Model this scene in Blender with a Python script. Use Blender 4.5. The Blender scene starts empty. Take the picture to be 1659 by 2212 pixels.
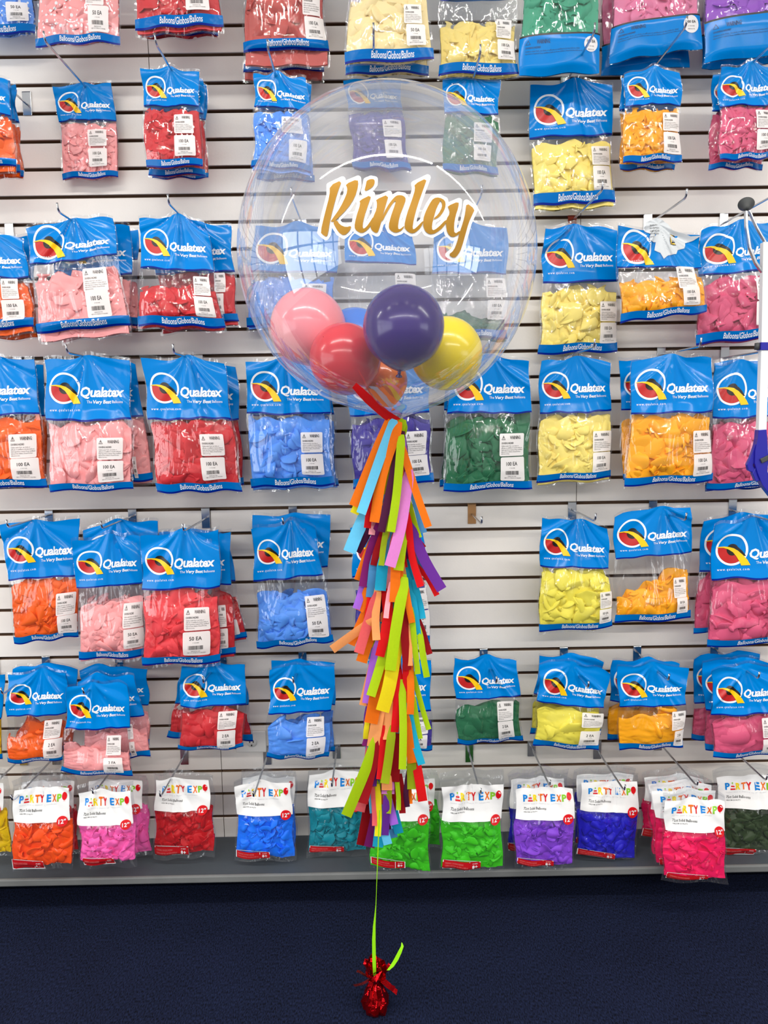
import bpy, bmesh, math, random
import numpy as np
from mathutils import Vector, Matrix, Euler
from mathutils.geometry import tessellate_polygon

# ------------------------------------------------------------------ camera, world, lights, exposure
scene = bpy.context.scene
F, CX, CY = 1661.0, 829.5, 1106.0            # focal length in pixels of a 1659 x 2212 frame
DW, HC = 2.324, 1.45                          # distance to the slatwall, eye height
CAM = Vector((0.0, -DW, HC))
ROT = (Matrix.Rotation(math.radians(-0.35), 3, 'Z') @ Matrix.Rotation(math.radians(90 - 7.12), 3, 'X')
       @ Matrix.Rotation(math.radians(-0.9), 3, 'Z'))
cd = bpy.data.cameras.new('camera'); cam = bpy.data.objects.new('camera', cd)
scene.collection.objects.link(cam); scene.camera = cam
cam.matrix_world = Matrix.Translation(CAM) @ ROT.to_4x4()
cd.sensor_fit = 'VERTICAL'; cd.sensor_height = 24.0; cd.lens = F / 2212 * 24.0
cd.clip_start = 0.02

world = bpy.data.worlds.new('world'); scene.world = world; world.use_nodes = True
wb = world.node_tree.nodes['Background']
wb.inputs[0].default_value = (1.0, 0.985, 0.96, 1); wb.inputs[1].default_value = 0.48

def area(name, loc, rot, sx, sy, power, col=(1, 1, 1)):
    d = bpy.data.lights.new(name, 'AREA'); d.shape = 'RECTANGLE'; d.size = sx; d.size_y = sy
    d.energy = power; d.color = col
    o = bpy.data.objects.new(name, d); scene.collection.objects.link(o)
    o.location = loc; o.rotation_euler = rot; return o
area('ceiling_tube', (-0.28, -1.78, 3.15), (0, 0, 0), 2.34, 0.03, 44, (1.0, 0.96, 0.90))
area('ceiling_tube', (3.0, -2.03, 3.15), (0, 0, math.radians(-7)), 4.0, 0.03, 66, (1.0, 0.96, 0.90))
area('ceiling_tube', (-3.6, -1.4, 3.15), (0, 0, 0), 2.4, 0.03, 40, (1.0, 0.96, 0.90))
area('ceiling_tube', (0.0, -4.6, 3.15), (0, 0, 0), 7.0, 0.05, 250, (1.0, 0.96, 0.90))
WINS = ((-4.2, -4.2, 1.45, 5.6, 2.4, -90, 170), (5.4, -4.4, 1.2, 3.4, 1.4, 90, 75))
for x, y, z, w, h, a, p in WINS: area('shop_window_light', (x, y, z), (math.radians(90), 0, math.radians(a)), w, h, p, (0.95, 0.98, 1.0))

scene.view_settings.view_transform = 'Standard'; scene.view_settings.look = 'None'
scene.view_settings.gamma = 1.0; scene.view_settings.use_curve_mapping = False
scene.view_settings.exposure = 0.06
scene.cycles.max_bounces = 8; scene.cycles.diffuse_bounces = 3; scene.cycles.glossy_bounces = 3
scene.cycles.transmission_bounces = 4; scene.cycles.transparent_max_bounces = 40
scene.cycles.caustics_reflective = False; scene.cycles.caustics_refractive = False
scene.cycles.sample_clamp_indirect = 4.0

# ------------------------------------------------------------------ pixel <-> world
def ray(px, py):
    return ROT @ Vector(((px - CX) / F, -(py - CY) / F, -1.0))
def at(px, py, Y):
    """point on the vertical plane at depth Y (the slatwall face is Y = 0, the room is negative)"""
    d = ray(px, py); t = (Y - CAM.y) / d.y
    return CAM + d * t
def on_floor(px, py):
    d = ray(px, py); return CAM + d * (-CAM.z / d.z)

# ------------------------------------------------------------------ materials
def lin(c):
    return tuple(((v / 255.0) / 12.92 if v / 255.0 <= 0.04045 else ((v / 255.0 + 0.055) / 1.055) ** 2.4) for v in c) + (1.0,)
MATS = {}
def mat(name, col, rough=0.5, metal=0.0, spec=0.5, bump=None, coat=0.0, noise=None, streak=None):
    """principled material; bump = (scale, strength), noise = (scale, amount) mottles the colour"""
    if name in MATS: return MATS[name]
    m = bpy.data.materials.new(name); m.use_nodes = True; nt = m.node_tree; b = nt.nodes['Principled BSDF']
    c = lin(col)
    b.inputs['Base Color'].default_value = c; b.inputs['Roughness'].default_value = rough
    b.inputs['Metallic'].default_value = metal; b.inputs['Specular IOR Level'].default_value = spec
    b.inputs['Coat Weight'].default_value = coat; b.inputs['Coat Roughness'].default_value = 0.08
    tc = nt.nodes.new('ShaderNodeTexCoord')
    if noise:
        n = nt.nodes.new('ShaderNodeTexNoise'); n.inputs['Scale'].default_value = noise[0]; n.inputs['Detail'].default_value = 4
        nt.links.new(tc.outputs['Object'], n.inputs['Vector'])
        mx = nt.nodes.new('ShaderNodeMix'); mx.data_type = 'RGBA'
        k = noise[1]
        mx.inputs[6].default_value = tuple(v * (1 - k) for v in c[:3]) + (1,)
        mx.inputs[7].default_value = tuple(min(1, v * (1 + k)) for v in c[:3]) + (1,)
        nt.links.new(n.outputs['Fac'], mx.inputs[0]); nt.links.new(mx.outputs[2], b.inputs['Base Color'])
    if bump:
        n = nt.nodes.new('ShaderNodeTexNoise'); n.inputs['Scale'].default_value = bump[0]; n.inputs['Detail'].default_value = 3
        if streak:
            oi = nt.nodes.new('ShaderNodeObjectInfo'); va = nt.nodes.new('ShaderNodeVectorMath'); va.operation = 'MULTIPLY_ADD'; va.inputs[1].default_value = (7.3, 5.1, 9.7)
            mp = nt.nodes.new('ShaderNodeMapping'); mp.inputs['Scale'].default_value = (1, 1, streak)
            nt.links.new(oi.outputs['Random'], va.inputs[0]); nt.links.new(tc.outputs['Object'], va.inputs[2]); nt.links.new(va.outputs[0], mp.inputs[0]); nt.links.new(mp.outputs[0], n.inputs['Vector'])
        else: nt.links.new(tc.outputs['Object'], n.inputs['Vector'])
        bp = nt.nodes.new('ShaderNodeBump'); bp.inputs['Strength'].default_value = bump[1]; bp.inputs['Distance'].default_value = 0.01
        nt.links.new(n.outputs['Fac'], bp.inputs['Height']); nt.links.new(bp.outputs['Normal'], b.inputs['Normal'])
    MATS[name] = m; return m

def film_mat(name, refl, haze, scale, strength, tint=(0.97, 0.98, 0.99), rough=0.12, stretch=(1, 1, 0.35), fres=0.6):
    """thin clear plastic: mostly see-through, a share of mirror gloss that grows at grazing angles, a little milky haze"""
    m = bpy.data.materials.new(name); m.use_nodes = True; nt = m.node_tree
    for n in list(nt.nodes): nt.nodes.remove(n)
    N = nt.nodes.new; L = nt.links.new
    out = N('ShaderNodeOutputMaterial'); tr = N('ShaderNodeBsdfTransparent'); tr.inputs[0].default_value = tint + (1,)
    gl = N('ShaderNodeBsdfGlossy'); gl.inputs[0].default_value = (1, 1, 1, 1); gl.inputs['Roughness'].default_value = rough
    df = N('ShaderNodeBsdfDiffuse'); df.inputs[0].default_value = (0.92, 0.94, 0.97, 1)
    tl = N('ShaderNodeBsdfTranslucent'); tl.inputs[0].default_value = (0.92, 0.94, 0.97, 1)
    tc = N('ShaderNodeTexCoord'); mp = N('ShaderNodeMapping'); mp.inputs['Scale'].default_value = stretch
    oi = N('ShaderNodeObjectInfo'); va = N('ShaderNodeVectorMath'); va.operation = 'MULTIPLY_ADD'
    va.inputs[1].default_value = (7.3, 5.1, 9.7); L(oi.outputs['Random'], va.inputs[0]); L(tc.outputs['Object'], va.inputs[2]); L(va.outputs[0], mp.inputs[0])
    if strength > 0:
        no = N('ShaderNodeTexNoise'); no.inputs['Scale'].default_value = scale; no.inputs['Detail'].default_value = 2.5
        no.inputs['Distortion'].default_value = 0.6
        L(mp.outputs[0], no.inputs['Vector'])
        bp = N('ShaderNodeBump'); bp.inputs['Strength'].default_value = strength; bp.inputs['Distance'].default_value = 0.02
        L(no.outputs['Fac'], bp.inputs['Height']); L(bp.outputs[0], gl.inputs['Normal'])
    lw = N('ShaderNodeLayerWeight'); lw.inputs[0].default_value = 0.25
    ma = N('ShaderNodeMath'); ma.operation = 'MULTIPLY_ADD'; ma.inputs[1].default_value = fres; ma.inputs[2].default_value = refl
    L(lw.outputs['Facing'], ma.inputs[0]); ma.use_clamp = True
    hz = N('ShaderNodeMixShader'); hz.inputs[0].default_value = 0.5; L(df.outputs[0], hz.inputs[1]); L(tl.outputs[0], hz.inputs[2])
    m1 = N('ShaderNodeMixShader'); m1.inputs[0].default_value = haze; L(tr.outputs[0], m1.inputs[1]); L(hz.outputs[0], m1.inputs[2])
    m2 = N('ShaderNodeMixShader'); L(ma.outputs[0], m2.inputs[0]); L(m1.outputs[0], m2.inputs[1]); L(gl.outputs[0], m2.inputs[2])
    L(m2.outputs[0], out.inputs[0]); MATS[name] = m; return m

FILM = film_mat('clear_film', 0.05, 0.012, 26, .75, rough=.05, fres=0.22, stretch=(1, 1, .3))
PFILM = film_mat('thick_clear_film', 0.06, 0.02, 30, .9, rough=.06, fres=0.24, stretch=(1, 1, .45))
BUBBLE = film_mat('bubble_plastic', 0.045, 0.11, 3, 0.0, tint=(0.98, 0.985, 1.0), rough=0.03, stretch=(1, 1, 1), fres=0.5)
BLUE = mat('header_blue', (0, 126, 208), 0.15, spec=.22, bump=(16, 0.3), streak=.2)
BLUE2 = mat('border_blue', (2, 30, 130), 0.25, spec=.2)
BAND = mat('band_blue', (0, 106, 184), 0.18, spec=.2, bump=(20, 0.3))
WHITE = mat('print_white', (238, 242, 246), 0.35)
LABEL = mat('label_white', (244, 240, 238), 0.4)
def see_through(m, k):
    nt = m.node_tree; t = nt.nodes.new('ShaderNodeBsdfTransparent'); x = nt.nodes.new('ShaderNodeMixShader'); x.inputs[0].default_value = k
    nt.links.new(nt.nodes['Principled BSDF'].outputs[0], x.inputs[1]); nt.links.new(t.outputs[0], x.inputs[2]); nt.links.new(x.outputs[0], nt.nodes['Material Output'].inputs[0])
see_through(LABEL, .15)
INK = mat('ink_black', (38, 36, 38), 0.5)
INKG = mat('ink_grey', (196, 198, 204), 0.5)
LRED = mat('logo_red', (190, 35, 35), 0.35); LBLK = mat('logo_black', (30, 25, 25), 0.35); LYEL = mat('logo_yellow', (250, 200, 10), 0.35)
CARD = mat('card_white', (240, 240, 240), 0.35, coat=0.3, bump=(30, 0.15))
PRED = mat('party_red', (215, 20, 28), 0.35); PBLUE = mat('party_blue', (15, 130, 215), 0.35); PYEL = mat('party_yellow', (245, 215, 10), 0.35)
PORG = mat('party_orange', (235, 110, 20), 0.35); PGRN = mat('party_green', (135, 200, 40), 0.35); STRIP = mat('strip_red', (190, 20, 28), 0.35)
CHROME = mat('chrome', (205, 208, 214), 0.18, metal=1.0)
TORN = mat('torn_lining', (205, 210, 214), 0.4)
LATEX = {}
def latex(name, col):
    if name not in LATEX: LATEX[name] = mat('latex_' + name, col, 0.45, spec=0.25)
    return LATEX[name]
def dotted(name, col):
    if name in MATS: return MATS[name]
    m = mat(name, col, 0.45); nt = m.node_tree; b = nt.nodes['Principled BSDF']
    tc = nt.nodes.new('ShaderNodeTexCoord'); v = nt.nodes.new('ShaderNodeTexVoronoi'); v.inputs['Scale'].default_value = 75
    v.inputs['Randomness'].default_value = 0.5
    nt.links.new(tc.outputs['Object'], v.inputs['Vector'])
    r = nt.nodes.new('ShaderNodeValToRGB'); r.color_ramp.interpolation = 'CONSTANT'
    r.color_ramp.elements[0].color = (0.9, 0.9, 0.92, 1); r.color_ramp.elements[1].position = 0.3; r.color_ramp.elements[1].color = lin(col)
    nt.links.new(v.outputs['Distance'], r.inputs[0]); nt.links.new(r.outputs[0], b.inputs['Base Color'])
    return m
COL = dict(orange=(238, 98, 18), pink=(255, 168, 168), red=(202, 48, 54), coral=(228, 70, 76), sky=(92, 152, 238), purple=(72, 62, 150),
           green=(44, 108, 74), lemon=(250, 228, 128), canary=(240, 226, 92), gold=(254, 170, 22), rose=(214, 92, 126),
           brick=(192, 88, 82), cream=(248, 226, 170), straw=(242, 218, 132), sage=(70, 158, 126), orchid=(228, 132, 168), violet=(152, 88, 192),
           tangerine=(255, 84, 10), candy=(250, 104, 182), cherry=(188, 8, 20), azure=(18, 120, 246), teal=(0, 138, 155), lime=(62, 188, 20),
           grape=(136, 72, 206), royal=(34, 26, 192), fuchsia=(238, 20, 96), olive=(48, 64, 34), sun=(240, 200, 10), clearish=(200, 200, 205))

def richer(c, k=1.08):
    m = sum(c) / 3; return tuple(max(0, min(255, m + k * (v - m))) for v in c)
COL = {k: richer(c) for k, c in COL.items()}

# ------------------------------------------------------------------ mesh helpers
def mk(name, v, f, mats, parent=None, mi=None, smooth=True, loc=None):
    me = bpy.data.meshes.new(name)
    me.from_pydata([tuple(map(float, p)) for p in v], [], [tuple(map(int, q)) for q in f])
    for m in (mats if isinstance(mats, (list, tuple)) else [mats]): me.materials.append(m)
    n = len(me.polygons)
    if mi is not None: me.polygons.foreach_set('material_index', np.asarray(mi, dtype=np.int32))
    me.polygons.foreach_set('use_smooth', np.full(n, smooth))
    me.update()
    o = bpy.data.objects.new(name, me); scene.collection.objects.link(o)
    if parent is not None: o.parent = parent
    if loc is not None: o.location = loc
    return o
def empty(name, loc, label, cat, group=None):
    o = bpy.data.objects.new(name, None); scene.collection.objects.link(o); o.location = loc
    o.empty_display_size = 0.03
    return tag(o, label, cat, group)
def tag(o, label, cat, group=None):
    o['label'] = label; o['category'] = cat
    if group: o['group'] = group
    return o
def struct(o):
    o['kind'] = 'structure'; return o
class MB:
    """collects boxes, tubes and lathes into one mesh"""
    def __init__(s): s.v = []; s.f = []; s.m = []
    def add(s, v, f, m=0):
        b = len(s.v); s.v += [tuple(p) for p in v]; s.f += [tuple(i + b for i in q) for q in f]; s.m += [m] * len(f); return s
    def box(s, lo, hi, m=0, bev=0.0):
        x0, y0, z0 = lo; x1, y1, z1 = hi
        if bev <= 0:
            v = [(x, y, z) for x in (x0, x1) for y in (y0, y1) for z in (z0, z1)]
            return s.add(v, [(0, 1, 3, 2), (4, 6, 7, 5), (0, 4, 5, 1), (2, 3, 7, 6), (0, 2, 6, 4), (1, 5, 7, 3)], m)
        bm = bmesh.new(); bmesh.ops.create_cube(bm, size=1)
        for q in bm.verts: q.co = Vector(((x0 + x1) / 2 + q.co.x * (x1 - x0), (y0 + y1) / 2 + q.co.y * (y1 - y0), (z0 + z1) / 2 + q.co.z * (z1 - z0)))
        bmesh.ops.bevel(bm, geom=bm.edges[:], offset=bev, segments=2, affect='EDGES', profile=0.5)
        bm.verts.index_update(); s.add([q.co[:] for q in bm.verts], [[q.index for q in p.verts] for p in bm.faces], m); bm.free(); return s
    def tube(s, pts, r, n=10, m=0, cap=True):
        pts = [Vector(p) for p in pts]; k = len(pts); rs = r if isinstance(r, (list, tuple)) else [r] * k
        v = []; f = []
        for i, p in enumerate(pts):
            t = ((pts[min(i + 1, k - 1)] - pts[max(i - 1, 0)])).normalized()
            a = Vector((0, 0, 1)) if abs(t.z) < 0.9 else Vector((1, 0, 0))
            e1 = t.cross(a).normalized(); e2 = t.cross(e1)
            v += [p + (e1 * math.cos(2 * math.pi * j / n) + e2 * math.sin(2 * math.pi * j / n)) * rs[i] for j in range(n)]
        for i in range(k - 1):
            f += [(i * n + j, i * n + (j + 1) % n, (i + 1) * n + (j + 1) % n, (i + 1) * n + j) for j in range(n)]
        if cap: f += [tuple(range(n))[::-1], tuple(range((k - 1) * n, k * n))]
        return s.add(v, f, m)
    def lathe(s, prof, c=(0, 0, 0), n=24, m=0):
        v = []; f = []; k = len(prof)
        for (r, z) in prof:
            v += [(c[0] + r * math.cos(2 * math.pi * j / n), c[1] + r * math.sin(2 * math.pi * j / n), c[2] + z) for j in range(n)]
        for i in range(k - 1):
            f += [(i * n + j, i * n + (j + 1) % n, (i + 1) * n + (j + 1) % n, (i + 1) * n + j) for j in range(n)]
        return s.add(v, f, m)
    def done(s, name, mats, parent=None, smooth=False, loc=None):
        return mk(name, s.v, s.f, mats, parent, s.m, smooth, loc)

def fine(v2, f, maxe):
    """triangulate a flat mesh and split edges longer than maxe so it can be draped"""
    bm = bmesh.new(); vs = [bm.verts.new((p[0], p[1], 0)) for p in v2]
    for q in f:
        try: bm.faces.new([vs[i] for i in q])
        except ValueError: pass
    bmesh.ops.triangulate(bm, faces=bm.faces[:])
    for _ in range(6):
        es = [e for e in bm.edges if e.calc_length() > maxe]
        if not es: break
        bmesh.ops.subdivide_edges(bm, edges=es, cuts=1); bmesh.ops.triangulate(bm, faces=bm.faces[:])
    bm.verts.index_update()
    r = np.array([[q.co.x, q.co.y] for q in bm.verts]), [[q.index for q in p.verts] for p in bm.faces]
    bm.free(); return r
TEXTS = {}
def text(s, shear=0.0, bold=0.0, spacing=1.0, maxe=0.12, res=2):
    """lettering as a flat mesh normalised to the unit box (x right, y up); letters are 1 high before normalising"""
    k = (s, shear, bold, spacing, maxe, res)
    if k in TEXTS: return TEXTS[k]
    c = bpy.data.curves.new('t', 'FONT'); c.body = s; c.size = 1; c.shear = shear; c.offset = bold; c.space_character = spacing
    c.resolution_u = res; c.fill_mode = 'FRONT'; c.space_line = 1.0
    o = bpy.data.objects.new('t', c); scene.collection.objects.link(o)
    me = bpy.data.meshes.new_from_object(o.evaluated_get(bpy.context.evaluated_depsgraph_get()))
    v = np.array([q.co[:2] for q in me.vertices]); f = [list(p.vertices) for p in me.polygons]
    bpy.data.objects.remove(o); bpy.data.curves.remove(c); bpy.data.meshes.remove(me)
    if maxe: v, f = fine(v, f, maxe)
    lo = v.min(0); hi = v.max(0); asp = (hi[0] - lo[0]) / (hi[1] - lo[1])
    TEXTS[k] = ((v - lo) / (hi - lo), f, asp); return TEXTS[k]
def poly(pts, maxe):
    t = tessellate_polygon([[Vector((p[0], p[1], 0)) for p in pts]])
    return fine(pts, t, maxe)
def smooth_poly(p, it=2):
    p = [np.array(q, float) for q in p]
    for _ in range(it):
        n = []
        for i in range(len(p)):
            a, b = p[i], p[(i + 1) % len(p)]; n += [a * .75 + b * .25, a * .25 + b * .75]
        p = n
    return p
def grid_faces(nu, nv):
    return [(j * nu + i, j * nu + i + 1, (j + 1) * nu + i + 1, (j + 1) * nu + i) for j in range(nv - 1) for i in range(nu - 1)]

# ------------------------------------------------------------------ the setting: slatwall, deck, carpet
SLAT = mat('white_laminate', (234, 229, 223), 0.42, noise=(26, 0.035), bump=(160, 0.03))
CORE = mat('fibreboard_core', (118, 92, 72), 0.7, noise=(60, 0.25))
PITCH = 0.0762; Z0 = HC + 0.473 * DW            # height of groove 0
def zg(k): return Z0 - PITCH * k
def slat_panel(x0, x1, ka, kb, name):
    """one sheet of slatwall from groove ka to groove kb, real grooves 10 mm deep"""
    b = MB()
    g = 0.0045; dp = 0.011; th = 0.02
    for k in range(ka, kb):
        zt = zg(k) - g; zb = zg(k + 1) + g; e = 0.0012
        # rounded laminate face of one slat
        pr = [(0.004, zt), (e, zt - e * .3), (0, zt - e), (0, zb + e), (e, zb + e * .3), (0.004, zb)]
        v = [(x0, y, z) for y, z in pr] + [(x1, y, z) for y, z in pr]; n = len(pr)
        b.add(v, [(i, i + n, i + 1 + n, i + 1) for i in range(n - 1)], 0)
        b.add([(x0, .004, zt), (x1, .004, zt), (x1, th, zt + 0.002), (x0, th, zt + 0.002)], [(0, 1, 2, 3)], 1)
        b.add([(x0, .004, zb), (x1, .004, zb), (x1, th, zb - 0.002), (x0, th, zb - 0.002)], [(3, 2, 1, 0)], 1)
        b.add([(x0, th, zb - .002), (x1, th, zb - .002), (x1, th, zg(k + 1) - g - .002), (x0, th, zg(k + 1) - g - .002)], [(0, 1, 2, 3)], 1)
        b.add([(x0, 0, zt - .001), (x0, th, zt), (x0, th, zb), (x0, 0, zb + .001)], [(0, 1, 2, 3)], 1)
        b.add([(x1, 0, zt - .001), (x1, th, zt), (x1, th, zb), (x1, 0, zb + .001)], [(3, 2, 1, 0)], 1)
    return struct(b.done(name, [SLAT, CORE]))
seamA = at(322, 140, 0).x; seamB = at(1245, 1075, 0).x; seamC = at(479, 1671, 0).x; sg = 0.0009
slat_panel(-2.6, seamA - sg, -14, 2, 'wall_back'); slat_panel(seamA + sg, 2.6, -14, 2, 'wall_back')
slat_panel(-2.6, seamB - sg, 2, 18, 'wall_back'); slat_panel(seamB + sg, 2.6, 2, 18, 'wall_back')
slat_panel(-2.6, seamC - sg, 18, 34, 'wall_back'); slat_panel(seamC + sg, 2.6, 18, 34, 'wall_back')
struct(MB().box((-2.6, 0.021, -0.05), (2.6, 0.06, 3.4)).done('wall_back', CORE))

floor = mk('floor', [(-4, -6.5, 0), (4, -6.5, 0), (4, 0.06, 0), (-4, 0.06, 0)], [(0, 1, 2, 3)], mat('navy_carpet', (25, 30, 54), 0.95, spec=0.1))
struct(floor)
def carpet():
    m = MATS['navy_carpet']; nt = m.node_tree; b = nt.nodes['Principled BSDF']; N = nt.nodes.new; L = nt.links.new
    tc = N('ShaderNodeTexCoord'); mp = N('ShaderNodeMapping'); mp.inputs['Scale'].default_value = (330, 120, 1); L(tc.outputs['Object'], mp.inputs[0])
    n = N('ShaderNodeTexNoise'); n.inputs['Scale'].default_value = 1; n.inputs['Detail'].default_value = 2; L(mp.outputs[0], n.inputs['Vector'])
    n2 = N('ShaderNodeTexNoise'); n2.inputs['Scale'].default_value = 6; L(tc.outputs['Object'], n2.inputs['Vector'])
    r = N('ShaderNodeValToRGB'); r.color_ramp.elements[0].position = 0.3; r.color_ramp.elements[0].color = lin((5, 7, 17))
    r.color_ramp.elements[1].position = 0.72; r.color_ramp.elements[1].color = lin((28, 36, 64))
    ad = N('ShaderNodeMath'); ad.operation = 'MULTIPLY_ADD'; ad.inputs[1].default_value = 0.12; L(n2.outputs['Fac'], ad.inputs[0])
    sb = N('ShaderNodeMath'); sb.operation = 'SUBTRACT'; sb.inputs[1].default_value = 0.06; L(n.outputs['Fac'], sb.inputs[0]); L(sb.outputs[0], ad.inputs[2])
    L(ad.outputs[0], r.inputs[0]); L(r.outputs[0], b.inputs['Base Color'])
    bp = N('ShaderNodeBump'); bp.inputs['Strength'].default_value = 0.6; bp.inputs['Distance'].default_value = 0.004
    L(n.outputs['Fac'], bp.inputs['Height']); L(bp.outputs[0], b.inputs['Normal'])
carpet()
# shop windows on the side walls behind the camera, seen in the clear bubble
for n, (x, y, zc, w, h, a, p_) in enumerate(WINS):
    b = MB(); t = 0.05
    for i in range(6):
        q = -w / 2 + w * i / 5; b.box((q - t, .02, -h / 2), (q + t, .08, h / 2), bev=.004)
    for z in (-h / 2, h * .22, h / 2): b.box((-w / 2 - t, .02, z - t), (w / 2 + t, .08, z + t), bev=.004)
    o = struct(b.done('window_%d' % (n + 1), mat('window_frame', (60, 64, 74), 0.4))); o.location = (x, y, zc)
    o.rotation_euler = (0, 0, math.radians(a))

DY0 = -0.215                                     # front of the grey base deck
zdk = 0.118
deck = empty('base_deck', (0, DY0 / 2, 0), 'long low grey base deck along the foot of the slatwall', 'deck')
DECK = mat('deck_grey', (66, 73, 80), 0.55, noise=(40, 0.08)); DLIP = mat('deck_lip', (108, 110, 110), 0.5, noise=(14, 0.2))
MB().box((-2.6, DY0 + .012 - DY0 / 2, zdk - .02), (2.6, -DY0 / 2 - .001, zdk)).done('top_panel', DECK, deck)
MB().box((-2.6, DY0 - DY0 / 2, zdk - .021), (2.6, DY0 + .012 - DY0 / 2, zdk + .001), bev=.004).done('front_lip', DLIP, deck)
MB().box((-2.6, DY0 + .165 - DY0 / 2, 0.001), (2.6, DY0 + .18 - DY0 / 2, zdk - .02)).done('kick_board', mat('kick_black', (16, 16, 20), 0.7), deck)

# wall outlet behind the light blue bag
p = at(548, 1601, -0.002)
ot = empty('wall_outlet', p, 'white electrical outlet plate on the slatwall beside the red two-count bag', 'outlet')
OUT = mat('outlet_white', (226, 224, 220), 0.35)
MB().box((-.055, -.008, -.034), (.04, 0.001, .036), bev=.003).done('cover_plate', OUT, ot)
b = MB(); b.lathe([(0.0, .003), (.0145, .003), (.016, .0), (.016, -.004)], n=24)
o = b.done('receptacle', OUT, ot, True); o.rotation_euler = (math.radians(90), 0, 0); o.location = (-.004, -.0085, 0)
b = MB(); b.box((-.008, -.0015, .0), (-.005, 0, .008)); b.box((.003, -.0015, .0), (.006, 0, .008)); b.box((-.003, -.0015, -.011), (.001, 0, -.006))
b.done('slot', mat('slot_dark', (40, 38, 36), .6), ot, loc=(-.004, -.0118, 0))

# ------------------------------------------------------------------ hooks
def hook(tip, L, label, rowgroup, wire=0.0029, plate=None):
    w = at(tip[0], tip[1], -L)
    h = empty('slatwall_hook', (w.x, 0, w.z), label, 'hook', rowgroup)
    # snap the back plate into the nearest groove above the rod
    k = math.floor((Z0 - w.z) / PITCH); zt = zg(k) - w.z
    if zt > 0.05: zt = 0.03
    b = MB(); b.box((-.0125, -.0035, -.03), (.0125, -.0008, zt + .004), bev=.0008)
    b.box((-.0125, -.0035, zt + .001), (.0125, .009, zt + .0045), bev=.0008)
    b.done('back_plate', plate or CHROME, h)
    b = MB(); b.tube([(0, -.002, 0), (0, -.03, 0), (0, -L + .012, 0), (0, -L + .003, .0015), (0, -L - .003, .006), (0, -L - .008, .021)], wire, 8)
    b.done('rod', CHROME, h, True)
    return w

# ------------------------------------------------------------------ bags
def piece_proto(seed):
    """one limp latex balloon: mouth ring, neck, flattened belly with fold lines; length 1"""
    r = np.random.RandomState(seed)
    S = np.array([0, .025, .05, .085, .14, .2, .28, .37, .46, .55, .64, .72, .8, .87, .93, .975, 1.0])
    R = np.array([.075, .11, .105, .07, .065, .075, .105, .15, .195, .23, .25, .25, .225, .175, .115, .055, .005])
    n = 14; v = []
    bend = r.uniform(-1.1, 1.1)
    for s, q in zip(S, R):
        q = q * (1 + .06 * r.randn() * (.2 < s < .95))
        fl = .30 if s > .25 else .8
        for j in range(n):
            a = 2 * math.pi * j / n
            v.append((s - .5, q * math.cos(a) * 1.65, q * math.sin(a) * fl))
    v = np.array(v)
    for _ in range(3):                                # fold lines
        a = r.uniform(0, math.pi); nx, ny = math.cos(a), math.sin(a); off = r.uniform(-.25, .25)
        d = v[:, 0] * nx + v[:, 1] * ny - off
        v[:, 2] += (np.abs(d) if _ < 2 else np.maximum(d, 0) * 1.5) * r.uniform(.25, .75) * r.choice((-1, 1))
    c, s_ = np.cos(bend * v[:, 0]), np.sin(bend * v[:, 0])
    x = v[:, 0] * c - v[:, 1] * s_; y = v[:, 0] * s_ + v[:, 1] * c
    v[:, 0], v[:, 1] = x, y; v[:, 2] -= v[:, 2].mean()
    k = len(S); f = [(i * n + j, i * n + (j + 1) % n, (i + 1) * n + (j + 1) % n, (i + 1) * n + j) for i in range(k - 1) for j in range(n)]
    return v, f
PIECES = [piece_proto(s) for s in range(14)]

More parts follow.
